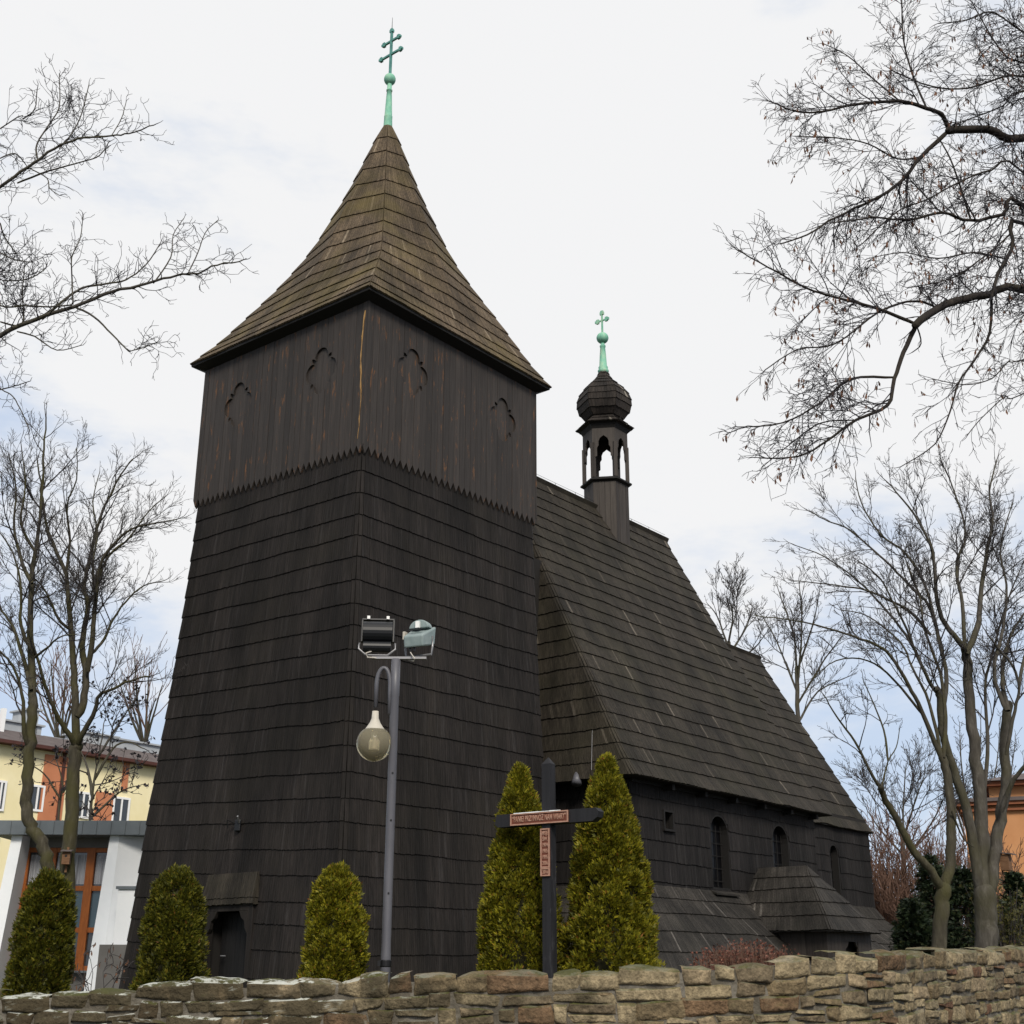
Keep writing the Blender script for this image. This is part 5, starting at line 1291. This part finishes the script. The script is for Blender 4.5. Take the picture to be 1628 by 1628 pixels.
for (px_, py_, wpx, Y, lab, sd_) in ((1448, 1440, 90, 29, 'dark spruce right of the church skirt roof, left of the forked trunk', 1), (1478, 1365, 90, 33, 'taller dark spruce behind the forked bare tree', 2), (1530, 1385, 100, 32, 'dark spruce between the two bare trunks', 3), (1612, 1395, 80, 31, 'dark evergreen at the right edge in front of the orange house', 4), (1560, 1450, 90, 34, 'low dark evergreen behind the grey multi stemmed trunk', 5)):
    p = at(px_, py_, Y); conifer(lab, p[0], Y, p[2] - GZ, wpx / 2 / F_PX * Y * 1.15, sd_ * 13)
e = empty('shrub', 'loose olive leaved shrub beside the birdhouse at the right edge', 'shrub', (at(1600, 1500, 26)[0], 26., GZ)); rg = random.Random(9); mb = MB(); tb = MB()
for i in range(90):
    a = rg.uniform(0, 6.28); rr = rg.uniform(.1, .8); hh = rg.uniform(.9, 2.3); pts = [(0, 0, 0), (rr * .5 * math.cos(a), rr * .5 * math.sin(a), hh * .6), (rr * math.cos(a), rr * math.sin(a), hh)]; tb.tube(pts, [.012, .008, .004], 3, False)
    for k in range(22): f_ = rg.uniform(.4, 1); c = Vector(pts[1]).lerp(Vector(pts[2]), f_ * 1.3 - .3); spray(mb, rg, c + Vector((rg.gauss(0, .09), rg.gauss(0, .09), rg.gauss(0, .09))), (rg.gauss(0, 1), rg.gauss(0, 1), rg.gauss(0, 1)), rg.uniform(.04, .08))
mb.build('foliage', M['olive_leaf'], e); tb.build('stems', M['twig_grey'], e)
# russet thicket far behind the chancel
e = empty('russet_shrubs', None, None, (at(1425, 1500, 48)[0], 48., GZ)); rg = random.Random(14); tb = MB()
t = Tree(700, rmin=.012, up=.12, wander=.16, ang=(15, 45), dens=(2.2, 3.0, 4.), lens=(.6, .55, .5), maxlvl=3, cap=14000)
for i in range(80):
    x_ = rg.uniform(-1.6, 4.2); t.grow(np.array([x_, rg.uniform(-1, 1), 0.]), np.array([rg.gauss(0, .2), rg.gauss(0, .2), 1.]) / 1.05, rg.uniform(2.2, 4.6), .03, 0)
t.C.build('twigs', M['twig_warm'], e)
tag(e, 'thicket of russet bare shrubs behind the end of the chancel', 'shrubs', None, 'stuff')
# little bare rose-like plant by the white house
t = Tree(710, rmin=.006, up=.1, wander=.3, ang=(25, 60), dens=(5, 7), lens=(.5, .45), maxlvl=2, cap=300, leaves=.9)
pb = at(152, 1600, 20)
for i in range(6): t.grow(np.array([pb[0] + rnd.uniform(-.08, .08), 20., GZ]), np.array([rnd.uniform(-.15, .2), 0, 1.]), .8, .008, 0)
t.done('bare_bush', 'small bare thin stemmed plant in front of the white pillar', (pb[0], 20., GZ), M['bark_grey'], M['twig_grey'])


# ================================================================ white flat-roofed house on the left
YH = 39.
def H(px_, py_, Y=YH): return Vector(at(px_, py_, Y))
wh = empty('white_house', 'white flat roofed building with sloping pillars and tall orange framed windows', 'building', (H(100, 1550).x, YH, GZ))
o0 = Vector(wh.location)
zr_ = H(100, 1330).z; zf = H(100, 1308).z
def Lc(px_, z, dy=0): v = H(px_, 1450); return (v.x - o0.x, dy, z - GZ)
xl, xr = H(18, 1320).x - o0.x, H(195, 1320).x - o0.x
q = MB(); q.box(((xl + xr) / 2 + .3, 3.4, (zr_ + zf) / 2 - GZ), (xr - xl + 1.4, 8.0, zf - zr_)); 
q.hexa([(xr + 1.0, -.6, zr_ - GZ), (xr + 3.6, 1.2, zr_ - GZ), (xr + 3.6, 7.4, zr_ - GZ), (xr + 1.0, 7.4, zr_ - GZ), (xr + 1.0, -.6, zf - GZ), (xr + 3.6, 1.2, zf - GZ), (xr + 3.6, 7.4, zf - GZ), (xr + 1.0, 7.4, zf - GZ)])
for i in range(12): q.box((xl + .2 + i * .42, -.612, (zr_ + zf) / 2 - GZ), (.02, .03, zf - zr_ - .04))
q.build('flat_roof', M['slate_metal'], wh)
hR = zr_ - GZ
def pillar(x0t, x1t, x0b, x1b, y0=-.35, y1=.6):
    m_ = MB(); m_.hexa([(x0b, y0 - .25, -.1), (x1b, y0 - .25, -.1), (x1b, y1, -.1), (x0b, y1, -.1), (x0t, y0, hR), (x1t, y0, hR), (x1t, y1, hR), (x0t, y1, hR)]); m_.build('pillar', M['render_white'], wh)
xa = H(26, 1330).x - o0.x; xb_ = H(43, 1330).x - o0.x
pillar(xa, xb_, xa - .30, xb_ - .22)
xc = H(181, 1328).x - o0.x; xd_ = H(196, 1328).x - o0.x
pillar(xc, xd_, xc - .22, xd_ - .05)
q = MB(); q.hexa([(xd_ - .05, -.60, -.1), (xd_ + 3, 1.0, -.1), (xd_ + 3, 2.6, -.1), (xd_ - .05, .59, -.1), (xd_ + .001, -.345, hR - .003), (xd_ + 3, 1.3, hR - .003), (xd_ + 3, 2.6, hR - .003), (xd_ + .001, .59, hR - .003)]); q.build('side_wall', M['render_white'], wh)
q = MB(); q.box(((xl + xr) / 2 + .2, 4.6, hR / 2), (xr - xl - .4, 5.4, hR)); q.build('rear_wall', M['render_white'], wh)
z1 = H(100, 1346).z - GZ; zs_ = H(100, 1546).z - GZ
q = MB(); q.box(((xb_ + xc) / 2, .45, (z1 + hR) / 2), (xc - xb_, .3, hR - z1)); q.build('wall_band', M['render_grey'], wh)
q = MB(); q.box(((xb_ + xc) / 2, .45, zs_ / 2 - .05), (xc - xb_ + .3, .3, zs_ + .1)); q.build('plinth', M['render_grey'], wh)
q = MB(); q.box(((xb_ + xc) / 2 + .02, .2, zs_ + .02), (xc - xb_ + .1, .4, .06)); q.build('sill', M['slate_metal'], wh)
zm1 = H(150, 1411).z - GZ; zm2 = H(150, 1478).z - GZ
xs = [xb_ - .1, xb_ + (xc - xb_) * .27, xb_ + (xc - xb_) * .72 - .0, xc + .02]
zz = [zs_ + .05, zm2, zm1, z1]
for i in range(3):
    w_ = empty('window', None, None); w_.parent = wh
    x0, x1 = xs[i], xs[i + 1]; f = MB()
    for x in (x0 + .06, x1 - .06): f.box((x, .42, (zz[0] + zz[3]) / 2), (.12, .14, zz[3] - zz[0]))
    for k, z_ in enumerate(zz): f.box(((x0 + x1) / 2, .43, z_ + (.06 if k == 0 else -.06 if k == 3 else 0)), (x1 - x0 - .24, .12, .14))
    f.build('frame', M['win_wood'], w_)
    for k, mm_ in enumerate(('win_glass', 'win_glass_blue', 'win_glass')):
        g_ = MB(); g_.box(((x0 + x1) / 2, .47, (zz[k] + zz[k + 1]) / 2), (x1 - x0 - .2, .02, zz[k + 1] - zz[k] - .1)); g_.build('pane', M[mm_], w_)
    c_ = MB(); n = 40; vs = []
    for k in range(n + 1):
        x = x0 + .14 + (x1 - x0 - .28) * k / n; y = .452 + .006 * math.sin(k * 1.3); vs += [(x, y, zm1 + .12), (x, y, z1 - .2)]
    c_.add(vs, [(2 * k, 2 * k + 2, 2 * k + 3, 2 * k + 1) for k in range(n)]); c_.build('curtain', M['curtain'], w_)
an = MB(); xx = H(206, 1418).x - o0.x
an.box((xx + .8, -.9, (H(206, 1418).z - GZ) / 2), (1.5, .8, H(206, 1418).z - GZ)); an.build('annex', M['render_white'], wh)
an = MB(); an.box((xx + .8, -.9, H(206, 1418).z - GZ + .04), (1.62, .92, .08)); an.build('annex_cap', M['slate_metal'], wh)
an = MB(); xx = H(189, 1504).x - o0.x; an.box((xx + .6, -1.6, (H(206, 1504).z - GZ) / 2), (1.2, .5, H(206, 1504).z - GZ)); an.build('bin_wall', M['render_grey'], wh)

# ================================================================ yellow apartment house behind it
yh = empty('yellow_house', 'long yellow apartment house with orange strips and a brown eaves line', 'building', (0, 0, 0))
A0, A1 = Vector(at(-160, 1160, 66)), Vector(at(420, 1240, 86))
A0.z = A1.z = Vector(at(0, 1180, 70)).z
dx = (A1 - A0); LH = Vector((dx.x, dx.y, 0)).length; angH = math.atan2(dx.y, dx.x); yh.location = (A0.x, A0.y, GZ); yh.rotation_euler = (0, 0, angH); ze = A0.z - GZ
q = MB(); q.box((LH / 2, 5, ze / 2), (LH, 10, ze)); q.build('wall', M['yellow'], yh)
q = MB(); q.box((LH / 2, -.2, ze + .09), (LH + .6, 1.0, .18)); q.build('eaves', M['red_trim'], yh)
q = MB(); q.hexa([(-.3, -.6, ze + .19), (LH + .3, -.6, ze + .19), (LH + .3, 10.5, ze + .19), (-.3, 10.5, ze + .19), (-.3, 2.2, ze + 1.25), (LH + .3, 2.2, ze + 1.25), (LH + .3, 8, ze + 1.25), (-.3, 8, ze + 1.25)]); q.build('roof', M['brown_roof'], yh)


def hloc(px_, py_):
    """place on the yellow facade (x along it, z) for a spot in the photo"""
    d = Vector(at(px_, py_, 1.)) - Vector(EYE); nrm = Vector((-math.sin(angH), math.cos(angH), 0)); tt = nrm.dot(Vector((A0.x, A0.y, 0)) - Vector((0, 0, 0))) / nrm.dot(d)
    P3 = Vector(EYE) + d * tt; rel = P3 - Vector((A0.x, A0.y, 0)); return rel.x * math.cos(angH) + rel.y * math.sin(angH), P3.z - GZ


for (x0, x1, y0) in ((72, 109, 1199), (153, 181, 1258)):
    a, zt_ = hloc(x0, y0); b_, _ = hloc(x1, y0); q = MB(); zt_ = min(zt_, ze - .05); q.box(((a + b_) / 2, -.02, zt_ / 2), (b_ - a, .1, zt_)); q.build('orange_strip', M['orange'], yh)
a, z_ = hloc(101, 1205); q = MB(); q.box((a, -.1, ze / 2), (.16, .14, ze)); q.build('downpipe', M['red_trim'], yh)
a, z_ = hloc(198, 1235); q = MB(); q.box((a, -.05, z_), (.35, .2, 1.6)); q.build('small_orange_panel', M['orange'], yh)
for (x0, x1, y0, y1) in ((49, 66, 1247, 1291), (122, 139, 1258, 1302), (180, 202, 1266, 1312), (-6, 4, 1240, 1290), (248, 268, 1280, 1330)):
    a, zt_ = hloc(x0, y0); b_, zb_ = hloc(x1, y1)
    for st_ in range(4):
        zt2, zb2 = zt_ - st_ * 2.9, zb_ - st_ * 2.9
        if zb2 < .6: continue
        w_ = empty('window', None, None); w_.parent = yh
        f = MB(); mx_ = (a + b_) / 2; mz = (zt2 + zb2) / 2; W_, Hh = b_ - a, zt2 - zb2
        for x in (a + .05, b_ - .05): f.box((x, -.03, mz), (.12, .12, Hh))
        f.box((mx_ + .02, -.035, mz), (.10, .11, Hh - .2))
        for z_ in (zt2 - .05, zb2 + .05): f.box((mx_, -.03, z_), (W_ - .22, .12, .12))
        f.build('frame', M['white_paint'], w_)
        g_ = MB(); g_.box((mx_, -.015, mz), (W_ - .15, .06, Hh - .15)); g_.build('pane', M['win_glass'], w_)
for (x0, x1, yt, yb) in ((-12, 14, 1133, 1175), (14, 104, 1148, 1190), (88, 100, 1136, 1160), (170, 222, 1172, 1210), (218, 300, 1182, 1215), (110, 168, 1180, 1205)):
    a, zt_ = hloc(x0, yt); b_, zb_ = hloc(x1, yb); q = MB(); dp = 3.0; k = 1.045
    q.box(((a + b_) / 2 * 1.02, dp + .8, (ze + .6 + zt_ * k) / 2), (b_ - a, 1.8, max(.3, zt_ * k - ze - .6))); q.box(((a + b_) / 2 * 1.02, dp + .8, zt_ * k + .05), (b_ - a + .3, 2.1, .1))
    q.build('roof_block', M['roof_grey'], yh)
a, zt_ = hloc(28, 1150); q = MB(); q.box((a, 1.6, ze + 1.4), (.25, .25, 1.8)); q.build('vent_pipe', M['white_paint'], yh)

# ================================================================ orange house on the right
oh = empty('orange_house', 'orange rendered house with a dark cornice behind the bare trees on the right', 'building', (0, 0, 0))
YO = 60.
x0 = at(1544, 1400, YO)[0]; zc_ = at(1600, 1283, YO)[2] - GZ
oh.location = (x0, YO, GZ); oh.rotation_euler = (0, 0, R(-21))
q = MB(); q.box((8, 6, zc_ / 2), (16, 12, zc_)); q.build('wall', M['orange_wall'], oh)
q = MB(); q.box((8, 5.9, zc_ + .08), (16.5, 12.5, .16)); q.box((8, 5.9, zc_ - .2), (16.2, 12.2, .1)); q.build('cornice', M['rust_trim'], oh)
q = MB(); q.box((8, 5.9, zc_ + .24), (16.7, 12.7, .16)); q.build('roof_edge', M['brown_roof'], oh)
zu = at(1600, 1254, YO)[2] - GZ
q = MB(); q.box((8.9, 6.4, (zc_ + zu) / 2 + .3), (15.4, 10.4, zu - zc_ - .2)); q.build('upper_wall', M['orange_wall'], oh)
q = MB(); q.box((8.8, 6.3, zu + .26), (16.2, 11.2, .2)); q.build('upper_cornice', M['rust_trim'], oh)
q = MB(); q.hexa([(.5, .5, zu + .37), (17.1, .5, zu + .37), (17.1, 12.1, zu + .37), (.5, 12.1, zu + .37), (3, 3, zu + 1.0), (14.5, 3, zu + 1.0), (14.5, 9.5, zu + 1.0), (3, 9.5, zu + 1.0)]); q.build('upper_roof', M['brown_roof'], oh)
for i in range(4):
    for k in range(2):
        w_ = empty('window', None, None); w_.parent = oh; x = 5.2 + i * 3.2; z_ = 2.2 + k * 3.2
        f = MB()
        for s_ in (-.6, .6): f.box((x + s_, -.03, z_), (.1, .12, 1.6))
        for s_ in (-.75, .75): f.box((x, -.03, z_ + s_), (1.1, .12, .1))
        f.build('frame', M['white_paint'], w_); g_ = MB(); g_.box((x, -.01, z_), (1.12, .06, 1.4)); g_.build('pane', M['win_glass'], w_)
